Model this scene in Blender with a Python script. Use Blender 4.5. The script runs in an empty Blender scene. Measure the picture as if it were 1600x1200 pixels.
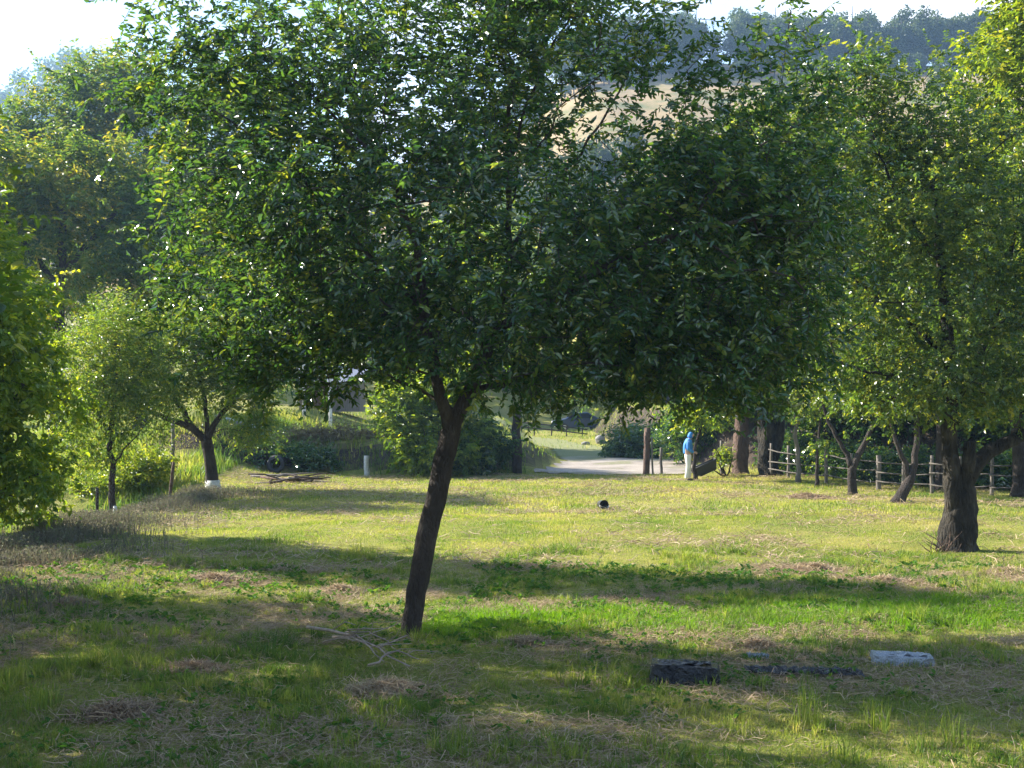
import bpy, math, random
import numpy as np
from mathutils import Vector
sc = bpy.context.scene
col = sc.collection
rng = np.random.default_rng(7)
random.seed(7)
R = math.radians
# ------------------------------------------------------------ camera, sky, sun, exposure
F, H, CX, CY = 2000.0, 2.46, 800.0, 635.0          # focal length / horizon in photo pixels, eye height
cam = bpy.data.cameras.new('camera')
co = bpy.data.objects.new('camera', cam); col.objects.link(co)
co.location = (0, 0, H); co.rotation_euler = (R(90), 0, 0)
cam.sensor_width = 36; cam.lens = 36*F/1600; cam.shift_y = 35/1600
cam.clip_start = 0.1; cam.clip_end = 5000
sc.camera = co
SUN_EL, SUN_AZ = 31.0, -64.0                        # azimuth from +Y, clockwise positive
w = bpy.data.worlds.new('World'); sc.world = w; w.use_nodes = True
nt = w.node_tree; N = nt.nodes; L = nt.links
bg = N['Background']; bg.inputs[1].default_value = 0.095
sky = N.new('ShaderNodeTexSky'); sky.sky_type = 'NISHITA'; sky.sun_disc = False
sky.sun_elevation = R(SUN_EL); sky.sun_rotation = R(SUN_AZ)
sky.air_density = 1.2; sky.dust_density = 0.6; sky.ozone_density = 3.5
tc = N.new('ShaderNodeTexCoord'); mp = N.new('ShaderNodeMapping'); mp.inputs['Scale'].default_value = (1, 1, 2.6)
mp.inputs['Location'].default_value = (0.35, 0, 0.2)
no = N.new('ShaderNodeTexNoise'); no.inputs['Scale'].default_value = 4.2; no.inputs['Detail'].default_value = 7; no.inputs['Roughness'].default_value = 0.55
rp = N.new('ShaderNodeValToRGB'); rp.color_ramp.elements[0].position = 0.44; rp.color_ramp.elements[1].position = 0.62
mx = N.new('ShaderNodeMix'); mx.data_type = 'RGBA'
mx.inputs[7].default_value = (4.6, 4.8, 5.3, 1)
L.new(tc.outputs['Generated'], mp.inputs[0]); L.new(mp.outputs[0], no.inputs[0]); L.new(no.outputs[0], rp.inputs[0])
sx = N.new('ShaderNodeSeparateXYZ'); L.new(tc.outputs['Generated'], sx.inputs[0])
fd = N.new('ShaderNodeMapRange'); fd.inputs[1].default_value = .36; fd.inputs[2].default_value = .60; fd.inputs[3].default_value = 1; fd.inputs[4].default_value = .08; L.new(sx.outputs[2], fd.inputs[0])
ml = N.new('ShaderNodeMath'); ml.operation = 'MULTIPLY'; L.new(rp.outputs[0], ml.inputs[0]); L.new(fd.outputs[0], ml.inputs[1]); L.new(ml.outputs[0], mx.inputs[0]); L.new(sky.outputs[0], mx.inputs[6]); L.new(mx.outputs[2], bg.inputs[0])
sl = bpy.data.lights.new('sun', 'SUN'); sl.energy = 5.0; sl.angle = R(0.55); sl.color = (1.0, 0.94, 0.82)
so = bpy.data.objects.new('sun', sl); col.objects.link(so)
sd = Vector((math.sin(R(SUN_AZ))*math.cos(R(SUN_EL)), math.cos(R(SUN_AZ))*math.cos(R(SUN_EL)), math.sin(R(SUN_EL))))
so.rotation_euler = sd.to_track_quat('Z', 'Y').to_euler()
so.location = (-40, 40, 60)
vs = sc.view_settings; vs.view_transform = 'Standard'; vs.look = 'None'; vs.exposure = 1.85; vs.gamma = 1; vs.use_curve_mapping = False
cy = sc.cycles
cy.max_bounces = 7; cy.diffuse_bounces = 4; cy.glossy_bounces = 2; cy.transmission_bounces = 5; cy.volume_bounces = 0; cy.transparent_max_bounces = 4
cy.sample_clamp_indirect = 4.0; cy.use_denoising = True

# ------------------------------------------------------------ materials
def mat(name):
    m = bpy.data.materials.new(name); m.use_nodes = True
    nt = m.node_tree
    return m, nt, nt.nodes, nt.links, nt.nodes['Principled BSDF']
def ramp(N, stops, interp='LINEAR'):
    r = N.new('ShaderNodeValToRGB'); cr = r.color_ramp; cr.interpolation = interp
    while len(cr.elements) < len(stops): cr.elements.new(0.5)
    for e, (p, c) in zip(cr.elements, stops): e.position = p; e.color = (*c, 1)
    return r
def noise(N, L, scale, detail=4, rough=.55, vec=None):
    n = N.new('ShaderNodeTexNoise'); n.inputs['Scale'].default_value = scale; n.inputs['Detail'].default_value = detail; n.inputs['Roughness'].default_value = rough
    if vec: L.new(vec, n.inputs[0])
    return n
def leaf_mat(name, stops, trans=0.45, tcol=(3.8, 3.0, .8), rough=.38, spec=.5, patch=0):
    m, nt, N, L, b = mat(name)
    a = N.new('ShaderNodeAttribute'); a.attribute_name = 'tint'
    r = ramp(N, stops)
    if patch:
        g = N.new('ShaderNodeNewGeometry'); n = noise(N, L, patch, 2, .5, g.outputs['Position'])
        mm = N.new('ShaderNodeMath'); mm.operation = 'MULTIPLY_ADD'; mm.inputs[1].default_value = 1.6; mm.inputs[2].default_value = -.8
        ad = N.new('ShaderNodeMath'); ad.operation = 'ADD'; ad.use_clamp = True
        L.new(n.outputs[0], mm.inputs[0]); L.new(mm.outputs[0], ad.inputs[0]); L.new(a.outputs['Fac'], ad.inputs[1]); L.new(ad.outputs[0], r.inputs[0])
    else:
        L.new(a.outputs['Fac'], r.inputs[0])
    L.new(r.outputs[0], b.inputs['Base Color'])
    b.inputs['Roughness'].default_value = rough; b.inputs['Specular IOR Level'].default_value = spec
    t = N.new('ShaderNodeBsdfTranslucent'); mc = N.new('ShaderNodeMix'); mc.data_type = 'RGBA'; mc.blend_type = 'MULTIPLY'; mc.inputs[0].default_value = 1
    mc.inputs[7].default_value = (*tcol, 1); L.new(r.outputs[0], mc.inputs[6]); L.new(mc.outputs[2], t.inputs[0])
    ms = N.new('ShaderNodeMixShader'); ms.inputs[0].default_value = trans
    L.new(b.outputs[0], ms.inputs[1]); L.new(t.outputs[0], ms.inputs[2]); L.new(ms.outputs[0], N['Material Output'].inputs[0])
    return m
def plain(name, c1, c2=None, scale=8, rough=.8, bump=0, bscale=None, metal=0, stretch=None, spec=.5):
    m, nt, N, L, b = mat(name)
    c2 = c2 or tuple(v*.65 for v in c1)
    tcn = N.new('ShaderNodeTexCoord'); v = tcn.outputs['Object']
    if stretch:
        mpn = N.new('ShaderNodeMapping'); mpn.inputs['Scale'].default_value = stretch; L.new(v, mpn.inputs[0]); v = mpn.outputs[0]
    n = noise(N, L, scale, 6, .65, v); r = ramp(N, [(.3, c2), (.7, c1)]); L.new(n.outputs[0], r.inputs[0]); L.new(r.outputs[0], b.inputs['Base Color'])
    b.inputs['Roughness'].default_value = rough; b.inputs['Metallic'].default_value = metal; b.inputs['Specular IOR Level'].default_value = spec
    if bump:
        n2 = noise(N, L, bscale or scale*3, 8, .7, v); bp = N.new('ShaderNodeBump'); bp.inputs['Strength'].default_value = 1; bp.inputs['Distance'].default_value = bump
        L.new(n2.outputs[0], bp.inputs['Height']); L.new(bp.outputs[0], b.inputs['Normal'])
    return m
def bark_mat(name, stops, scale=14):
    m, nt, N, L, b = mat(name)
    g = N.new('ShaderNodeTexCoord'); mpn = N.new('ShaderNodeMapping'); mpn.inputs['Scale'].default_value = (1, 1, .35); L.new(g.outputs['Object'], mpn.inputs[0])
    n = noise(N, L, scale, 8, .7, mpn.outputs[0]); n3 = noise(N, L, 2.2, 3, .5, g.outputs['Object'])
    ad = N.new('ShaderNodeMath'); ad.operation = 'MULTIPLY_ADD'; ad.inputs[1].default_value = .5; L.new(n3.outputs[0], ad.inputs[0])
    hf = N.new('ShaderNodeMath'); hf.operation = 'MULTIPLY'; hf.inputs[1].default_value = .5; L.new(n.outputs[0], hf.inputs[0]); L.new(hf.outputs[0], ad.inputs[2])
    r = ramp(N, stops); L.new(ad.outputs[0], r.inputs[0]); L.new(r.outputs[0], b.inputs['Base Color'])
    v = N.new('ShaderNodeTexVoronoi'); v.inputs['Scale'].default_value = scale*2.0; v.feature = 'DISTANCE_TO_EDGE'; L.new(mpn.outputs[0], v.inputs[0])
    mn = N.new('ShaderNodeMath'); mn.operation = 'MINIMUM'; mn.inputs[1].default_value = .25; L.new(v.outputs[0], mn.inputs[0])
    sm = N.new('ShaderNodeMath'); L.new(mn.outputs[0], sm.inputs[0]); L.new(n.outputs[0], sm.inputs[1])
    bp = N.new('ShaderNodeBump'); bp.inputs['Distance'].default_value = .06 if scale > 10 else .09; L.new(sm.outputs[0], bp.inputs['Height']); L.new(bp.outputs[0], b.inputs['Normal'])
    b.inputs['Roughness'].default_value = .9; b.inputs['Specular IOR Level'].default_value = .2
    return m
M = {}
M['leaf_dark'] = leaf_mat('glossy dark green leaf', [(0, (.012, .045, .022)), (.55, (.034, .085, .028)), (.88, (.09, .14, .03)), (1, (.13, .165, .035))], trans=.42, rough=.22, spec=1.0)
M['leaf_mid'] = leaf_mat('mid green leaf', [(0, (.025, .065, .022)), (.55, (.060, .115, .026)), (1, (.17, .20, .04))], trans=.5, rough=.36, spec=.6)
M['leaf_old'] = leaf_mat('yellowing green leaf', [(0, (.020, .056, .022)), (.55, (.052, .098, .028)), (1, (.17, .20, .045))], trans=.5, rough=.3, spec=.8)
M['leaf_yellow'] = leaf_mat('yellow green leaf', [(0, (.04, .085, .015)), (.6, (.095, .15, .020)), (1, (.21, .23, .03))], trans=.5, rough=.4)
M['leaf_bright'] = leaf_mat('fresh green leaf', [(0, (.035, .085, .014)), (.55, (.09, .155, .020)), (1, (.21, .25, .03))], trans=.52, rough=.4)
M['leaf_walnut'] = leaf_mat('walnut leaf', [(0, (.026, .068, .018)), (.5, (.060, .110, .022)), (1, (.18, .175, .03))], trans=.48, rough=.45, patch=.28)
M['leaf_pale'] = leaf_mat('pale small leaf', [(0, (.028, .070, .02)), (.6, (.068, .12, .028)), (1, (.18, .21, .05))], trans=.5, rough=.4)
M['leaf_far'] = leaf_mat('far woodland leaf', [(0, (.015, .035, .018)), (.6, (.035, .065, .025)), (1, (.08, .10, .03))], trans=.3, rough=.6)
M['leaf_dead'] = leaf_mat('withered brown leaf', [(0, (.10, .075, .05)), (.5, (.20, .155, .085)), (1, (.30, .27, .12))], trans=.3, tcol=(1.3, 1.3, .8), rough=.7)
GR = [(0, (.055, .115, .026)), (.36, (.13, .19, .040)), (.62, (.25, .27, .06)), (1, (.44, .36, .17))]
M['grass'] = leaf_mat('grass blade', GR, trans=.5, tcol=(1.4, 1.5, .6), rough=.5, spec=.3, patch=.55)
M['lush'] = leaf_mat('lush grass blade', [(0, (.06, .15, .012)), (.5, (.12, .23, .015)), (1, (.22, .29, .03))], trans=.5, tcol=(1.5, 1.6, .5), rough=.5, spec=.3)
M['herb'] = leaf_mat('herb leaf', [(0, (.03, .09, .02)), (.6, (.07, .16, .025)), (1, (.17, .24, .04))], trans=.4, tcol=(1.5, 1.5, .6), rough=.7, spec=.2)
M['straw'] = leaf_mat('dry straw', [(0, (.16, .10, .075)), (.5, (.36, .26, .17)), (1, (.58, .46, .29))], trans=.3, tcol=(1, 1, .9), rough=.7, spec=.3)
M['weed'] = leaf_mat('dry weed', [(0, (.09, .075, .065)), (.5, (.20, .18, .13)), (.85, (.12, .17, .06)), (1, (.30, .28, .15))], trans=.3, tcol=(1, 1, .9), rough=.8, spec=.2)
M['bark'] = bark_mat('dark fruit tree bark', [(.3, (.018, .015, .014)), (.55, (.06, .048, .042)), (.75, (.14, .12, .10))])
M['bark_old'] = bark_mat('old plated bark', [(.36, (.010, .009, .008)), (.50, (.030, .026, .021)), (.68, (.10, .085, .066))], 7)
M['bark_brown'] = bark_mat('brown bark', [(.3, (.05, .032, .026)), (.55, (.15, .10, .078)), (.75, (.27, .20, .15))], 8)
M['wood_grey'] = plain('weathered grey wood', (.22, .19, .165), (.08, .068, .058), 6, .9, .006, 30, stretch=(3, 3, .4))
M['wood_old'] = plain('dark weathered rail', (.12, .105, .09), (.05, .042, .036), 6, .9, .006, 30)
M['wood_dead'] = plain('dead bleached wood', (.36, .29, .24), (.16, .12, .10), 9, .9, .004, 30)
M['white_paint'] = plain('whitewash', (.62, .62, .60), (.36, .35, .32), 12, .8, .003, 40)
M['pole_white'] = plain('pale concrete pole', (.72, .70, .66), (.52, .50, .46), 5, .8, .002, 40)
M['stone'] = plain('pale stone', (.28, .265, .24), (.15, .14, .13), 5, .9, .02, 12)
def ground_mat():
    m, nt, N, L, b = mat('meadow soil and thatch')
    g = N.new('ShaderNodeNewGeometry'); p = g.outputs['Position']
    n1 = noise(N, L, .35, 4, .6, p); n2 = noise(N, L, 2.6, 6, .7, p); n3 = noise(N, L, 22, 6, .75, p)
    r1 = ramp(N, [(.30, (.13, .17, .035)), (.46, (.25, .27, .06)), (.60, (.34, .31, .10)), (.75, (.40, .31, .17))])
    ad = N.new('ShaderNodeMath'); ad.operation = 'MULTIPLY_ADD'; ad.inputs[1].default_value = .45; L.new(n2.outputs[0], ad.inputs[0])
    h = N.new('ShaderNodeMath'); h.operation = 'MULTIPLY'; h.inputs[1].default_value = .6; L.new(n1.outputs[0], h.inputs[0]); L.new(h.outputs[0], ad.inputs[2]); L.new(ad.outputs[0], r1.inputs[0])
    r3 = ramp(N, [(.3, (.45, .42, .40)), (.7, (1.25, 1.25, 1.2))]); L.new(n3.outputs[0], r3.inputs[0])
    mu = N.new('ShaderNodeMix'); mu.data_type = 'RGBA'; mu.blend_type = 'MULTIPLY'; mu.inputs[0].default_value = 1
    L.new(r1.outputs[0], mu.inputs[6]); L.new(r3.outputs[0], mu.inputs[7])
    # tan hayfield high on the hill, earth on steep banks
    sx = N.new('ShaderNodeSeparateXYZ'); L.new(p, sx.inputs[0])
    mr = N.new('ShaderNodeMapRange'); mr.inputs[1].default_value = 150; mr.inputs[2].default_value = 175; L.new(sx.outputs[1], mr.inputs[0])
    r4 = ramp(N, [(.38, (.12, .14, .05)), (.46, (.24, .19, .09)), (.54, (.33, .235, .125)), (.66, (.26, .20, .09))]); n4 = noise(N, L, .06, 8, .7, p); L.new(n4.outputs[0], r4.inputs[0])
    m2 = N.new('ShaderNodeMix'); m2.data_type = 'RGBA'; L.new(mr.outputs[0], m2.inputs[0]); L.new(mu.outputs[2], m2.inputs[6]); L.new(r4.outputs[0], m2.inputs[7])
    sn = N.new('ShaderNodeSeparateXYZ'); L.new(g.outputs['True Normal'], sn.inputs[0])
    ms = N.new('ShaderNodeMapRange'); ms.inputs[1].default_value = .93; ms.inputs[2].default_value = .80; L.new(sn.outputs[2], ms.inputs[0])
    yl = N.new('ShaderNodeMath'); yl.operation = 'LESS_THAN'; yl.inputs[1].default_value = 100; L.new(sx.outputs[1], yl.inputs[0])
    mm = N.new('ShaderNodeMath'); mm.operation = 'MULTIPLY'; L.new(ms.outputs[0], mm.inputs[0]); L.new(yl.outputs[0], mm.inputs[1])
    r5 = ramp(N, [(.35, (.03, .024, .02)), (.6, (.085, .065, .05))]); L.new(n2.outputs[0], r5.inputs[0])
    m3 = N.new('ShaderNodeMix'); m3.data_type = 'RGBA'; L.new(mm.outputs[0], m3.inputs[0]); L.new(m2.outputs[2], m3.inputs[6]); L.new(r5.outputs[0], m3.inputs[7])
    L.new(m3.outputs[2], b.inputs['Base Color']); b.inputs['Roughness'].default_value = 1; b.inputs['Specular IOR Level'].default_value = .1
    bp = N.new('ShaderNodeBump'); bp.inputs['Distance'].default_value = .05; L.new(n3.outputs[0], bp.inputs['Height']); L.new(bp.outputs[0], b.inputs['Normal'])
    return m
M['ground'] = ground_mat()
def road_mat():
    m, nt, N, L, b = mat('pale gravel')
    g = N.new('ShaderNodeNewGeometry'); p = g.outputs['Position']
    n1 = noise(N, L, .5, 4, .6, p); n3 = noise(N, L, 16, 6, .8, p)
    r1 = ramp(N, [(.38, (.42, .36, .31)), (.56, (.30, .255, .215)), (.64, (.20, .20, .09))]); L.new(n1.outputs[0], r1.inputs[0])
    r3 = ramp(N, [(.3, (.6, .6, .6)), (.7, (1.15, 1.15, 1.15))]); L.new(n3.outputs[0], r3.inputs[0])
    sy = N.new('ShaderNodeSeparateXYZ'); L.new(p, sy.inputs[0]); ya = N.new('ShaderNodeMath'); ya.operation = 'MULTIPLY_ADD'; ya.inputs[1].default_value = 16; L.new(n1.outputs[0], ya.inputs[0]); L.new(sy.outputs[1], ya.inputs[2])
    ym = N.new('ShaderNodeMapRange'); ym.inputs[1].default_value = 62; ym.inputs[2].default_value = 67; L.new(ya.outputs[0], ym.inputs[0])
    rm = N.new('ShaderNodeMix'); rm.data_type = 'RGBA'; rm.inputs[7].default_value = (.21, .22, .08, 1); L.new(ym.outputs[0], rm.inputs[0]); L.new(r1.outputs[0], rm.inputs[6])
    mu = N.new('ShaderNodeMix'); mu.data_type = 'RGBA'; mu.blend_type = 'MULTIPLY'; mu.inputs[0].default_value = 1
    L.new(rm.outputs[2], mu.inputs[6]); L.new(r3.outputs[0], mu.inputs[7]); L.new(mu.outputs[2], b.inputs['Base Color']); b.inputs['Roughness'].default_value = 1
    bp = N.new('ShaderNodeBump'); bp.inputs['Distance'].default_value = .04; L.new(n3.outputs[0], bp.inputs['Height']); L.new(bp.outputs[0], b.inputs['Normal'])
    return m
M['road'] = road_mat()

# ------------------------------------------------------------ object helpers
def P(px, py, D):                                   # photo pixel at a distance -> world point
    return np.array([(px-CX)/F*D, D, H+(CY-py)/F*D])
def tag(o, label=None, cat=None, group=None, kind=None):
    if label: o['label'] = label
    if cat: o['category'] = cat
    if group: o['group'] = group
    if kind: o['kind'] = kind
    return o
def empty(name, loc, label, cat, group=None, rz=0):
    o = bpy.data.objects.new(name, None); col.objects.link(o); o.location = [float(v) for v in loc]; o.rotation_euler = (0, 0, rz); o.empty_display_size = .2
    return tag(o, label, cat, group)
def mesh(name, V, faces, m, parent=None, tint=None, smooth=True, origin=None):
    """faces: list of int arrays (n,3) or (n,4); V world or local coordinates"""
    V = np.asarray(V, dtype=np.float32).reshape(-1, 3)
    if origin is not None: V = V - np.asarray(origin, dtype=np.float32)
    me = bpy.data.meshes.new(name)
    idx = np.concatenate([np.asarray(f).reshape(-1) for f in faces]).astype(np.int32)
    tot = np.concatenate([np.full(len(f), np.asarray(f).shape[1]) for f in faces]).astype(np.int32)
    st = np.concatenate([[0], np.cumsum(tot)[:-1]]).astype(np.int32)
    me.vertices.add(len(V)); me.vertices.foreach_set('co', V.reshape(-1))
    me.loops.add(len(idx)); me.loops.foreach_set('vertex_index', idx)
    me.polygons.add(len(tot)); me.polygons.foreach_set('loop_start', st); me.polygons.foreach_set('loop_total', tot)
    me.polygons.foreach_set('use_smooth', np.full(len(tot), smooth))
    me.update(calc_edges=True)
    if tint is not None:
        a = me.attributes.new('tint', 'FLOAT', 'POINT'); a.data.foreach_set('value', np.asarray(tint, dtype=np.float32))
    me.materials.append(m)
    o = bpy.data.objects.new(name, me); col.objects.link(o)
    if parent is not None: o.parent = parent
    elif origin is not None: o.location = [float(v) for v in origin]
    return o
def nrm(v): return v/np.maximum(np.linalg.norm(v, axis=-1, keepdims=True), 1e-9)
def tube(pts, rad, n=8, lump=0, seed=0):            # closed tapered tube along points
    pts = np.asarray(pts, float); rad = np.asarray(rad, float)*np.ones(len(pts)); k = len(pts)
    T = nrm(np.gradient(pts, axis=0)); a = np.array([1, 0, 0]) if abs(T[0][0]) < .8 else np.array([0, 1, 0])
    U = np.zeros_like(pts); u = nrm(np.cross(T[0], a))
    for i in range(k):
        u = nrm(u-T[i]*np.dot(u, T[i])); U[i] = u
    Wv = np.cross(T, U); th = np.arange(n)/n*2*np.pi
    r = rad[:, None]*np.ones((1, n))
    if lump:
        g = np.random.default_rng(seed); ph = g.uniform(0, 6.28, 6); s = np.concatenate([[0], np.cumsum(np.linalg.norm(np.diff(pts, axis=0), axis=1))])[:, None]
        r = r*(1+lump*(np.sin(2*th+ph[0]+s*3)*.5+np.sin(3*th+ph[1]-s*5)*.45+np.sin(5*th+ph[2]+s*9)*.3+g.normal(0, .22, r.shape)))
    V = pts[:, None, :]+r[:, :, None]*(np.cos(th)[None, :, None]*U[:, None, :]+np.sin(th)[None, :, None]*Wv[:, None, :])
    V = V.reshape(-1, 3); i = np.arange(k-1)[:, None]*n; j = np.arange(n)[None, :]; j2 = (j+1) % n
    q = np.stack([i+j, i+j2, i+n+j2, i+n+j], -1).reshape(-1, 4)
    V = np.vstack([V, pts[0], pts[-1]]); c0 = k*n; c1 = k*n+1
    t0 = np.stack([np.full(n, c0), j2[0], j[0]], -1); t1 = np.stack([np.full(n, c1), (k-1)*n+j[0], (k-1)*n+j2[0]], -1)
    return V, q, np.vstack([t0, t1])
class MB:
    def __init__(s): s.V = []; s.Q = []; s.T = []; s.t = []; s.n = 0
    def add(s, V, q=None, t=None, tint=0.5):
        s.V.append(V)
        if q is not None and len(q): s.Q.append(np.asarray(q)+s.n)
        if t is not None and len(t): s.T.append(np.asarray(t)+s.n)
        s.t.append(np.ones(len(V))*tint); s.n += len(V)
    def tube(s, *a, tint=.5, **k): s.add(*tube(*a, **k), tint=tint)
    def box(s, c, size, rz=0, rx=0):
        x, y, z = [v/2 for v in size]; V = np.array([(a, b, c_) for a in (-x, x) for b in (-y, y) for c_ in (-z, z)], float)
        ca, sa = math.cos(rx), math.sin(rx); V = V@np.array([[1, 0, 0], [0, ca, -sa], [0, sa, ca]]).T
        ca, sa = math.cos(rz), math.sin(rz); V = V@np.array([[ca, -sa, 0], [sa, ca, 0], [0, 0, 1]]).T
        s.add(V+np.array(c), [(0, 1, 3, 2), (4, 6, 7, 5), (0, 4, 5, 1), (2, 3, 7, 6), (0, 2, 6, 4), (1, 5, 7, 3)])
    def build(s, name, m, parent=None, smooth=True, origin=None):
        f = []
        if s.Q: f.append(np.vstack(s.Q))
        if s.T: f.append(np.vstack(s.T))
        return mesh(name, np.vstack(s.V), f, m, parent, np.concatenate(s.t), smooth, origin)

# ------------------------------------------------------------ terrain
def sm(t): t = np.clip(t, 0, 1); return t*t*(3-2*t)
def zg(x, y):
    x = np.asarray(x, float); y = np.asarray(y, float)
    z = .035*np.sin(x*.55+y*.31)+.03*np.sin(x*.23-y*.47+1)+.012*np.sin(x*2.1+y*1.3)+.010*np.sin(x*1.2-y*2.4)
    z = z-1.7*sm((-9.0-.25*np.sin(y*.5)-x)/2.6)*(1-sm((y-33)/9))
    z = z-.10*sm((x+9.4)/-1.5)
    # near rise where the photographer stands
    z = z+1.0*sm((6.5-y)/5)
    # left terrace behind the field
    xl = .4+1.1*np.exp(-((y-55)/5)**2)
    lb = sm((xl+1.0-x)/2.6)
    yb = 46.2+.5*np.sin(x*.7)
    z = z+(1.15*sm((y-yb)/2.2)*sm((x+16)/5)+1.0*sm((y-37)/14)*sm((-8-x)/4))*lb
    # right bank
    xr = np.interp(y, [48, 52, 78, 100], [7.6, 6.9, 5.2, 6])
    yf = np.interp(x, [5, 8, 10, 14, 20, 60], [50, 48.6, 47, 42.5, 38, 36])
    z = z+(2.2+.25*np.sin(x*.4))*sm((x-xr)/2.2)*sm((y-yf)/3.5)
    # gate road rises gently, then the valley side
    z = z+.010*np.clip(y-48, 0, 60)
    a = x/np.maximum(y, 1)
    hf = .62+.38*sm((a+.12)/.2)+.06*sm((a-.2)/.3)
    hd = np.clip(y-108, 0, 210)
    z = z+hf*(.404*hd-2.2*(1-np.exp(-hd/10)))+hf*2.5*np.sin(x*.03+y*.02)*sm((y-120)/60)
    z = z-.25*np.clip(y-318, 0, 500)
    return z
def grid(xs, ys, name, m, dz=0):
    X, Y = np.meshgrid(xs, ys); Z = zg(X, Y)+dz
    V = np.stack([X, Y, Z], -1).reshape(-1, 3); nx = len(xs); ny = len(ys)
    i = np.arange(ny-1)[:, None]*nx; j = np.arange(nx-1)[None, :]
    q = np.stack([i+j, i+j+1, i+nx+j+1, i+nx+j], -1).reshape(-1, 4)
    return V, q
xs = np.concatenate([np.arange(-400, -60, 10), np.arange(-60, -24, 2), np.arange(-24, 24, .3), np.arange(24, 60, 2), np.arange(60, 401, 10)])
ys = np.concatenate([np.arange(-60, -4, 4), np.arange(-4, 62, .35), np.arange(62, 110, 1.5), np.arange(110, 520, 6)])
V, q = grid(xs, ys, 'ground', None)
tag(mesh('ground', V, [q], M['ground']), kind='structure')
# gravel road through the gate, curving up-left
ry = np.arange(46.6, 106, .4)
lx = np.interp(ry, [46.6, 50, 55, 72, 88, 106], [.7, 1.5, 2.3, 1.9, -3, -22]); rx = np.interp(ry, [46.6, 48, 52, 72, 88, 106], [5.6, 7.4, 7.2, 4.6, 1, -15])
t = np.linspace(0, 1, 26)[None, :]; X = lx[:, None]*(1-t)+rx[:, None]*t+.12*np.sin(ry[:, None]*3); Y = ry[:, None]+0*t
Y[0] += .35*np.sin(np.arange(26)*1.3)+.2
V = np.stack([X, Y, zg(X, Y)+.035], -1).reshape(-1, 3); i = np.arange(len(ry)-1)[:, None]*26; j = np.arange(25)[None, :]
tag(mesh('road', V, [np.stack([i+j, i+j+1, i+27+j, i+26+j], -1).reshape(-1, 4)], M['road']), kind='structure')
# far blue hill on the left
hx = np.linspace(-560, 60, 80); hy = np.linspace(480, 760, 20); X, Y = np.meshgrid(hx, hy)
crest = np.interp(hx/600*F+CX, [-900, -200, 60, 130, 200, 330, 600, 1000], [100, 125, 158, 163, 152, 110, 60, 0])[None, :]+2.5*np.sin(X*.06)
Z = crest*sm((Y-470)/140)-.2*np.clip(Y-610, 0, 200); V = np.stack([X, Y, Z], -1).reshape(-1, 3); i = np.arange(19)[:, None]*80; j = np.arange(79)[None, :]
tag(mesh('hill', V, [np.stack([i+j, i+j+1, i+81+j, i+80+j], -1).reshape(-1, 4)], M['leaf_far'], tint=np.full(1600, .4)), kind='structure')

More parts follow.
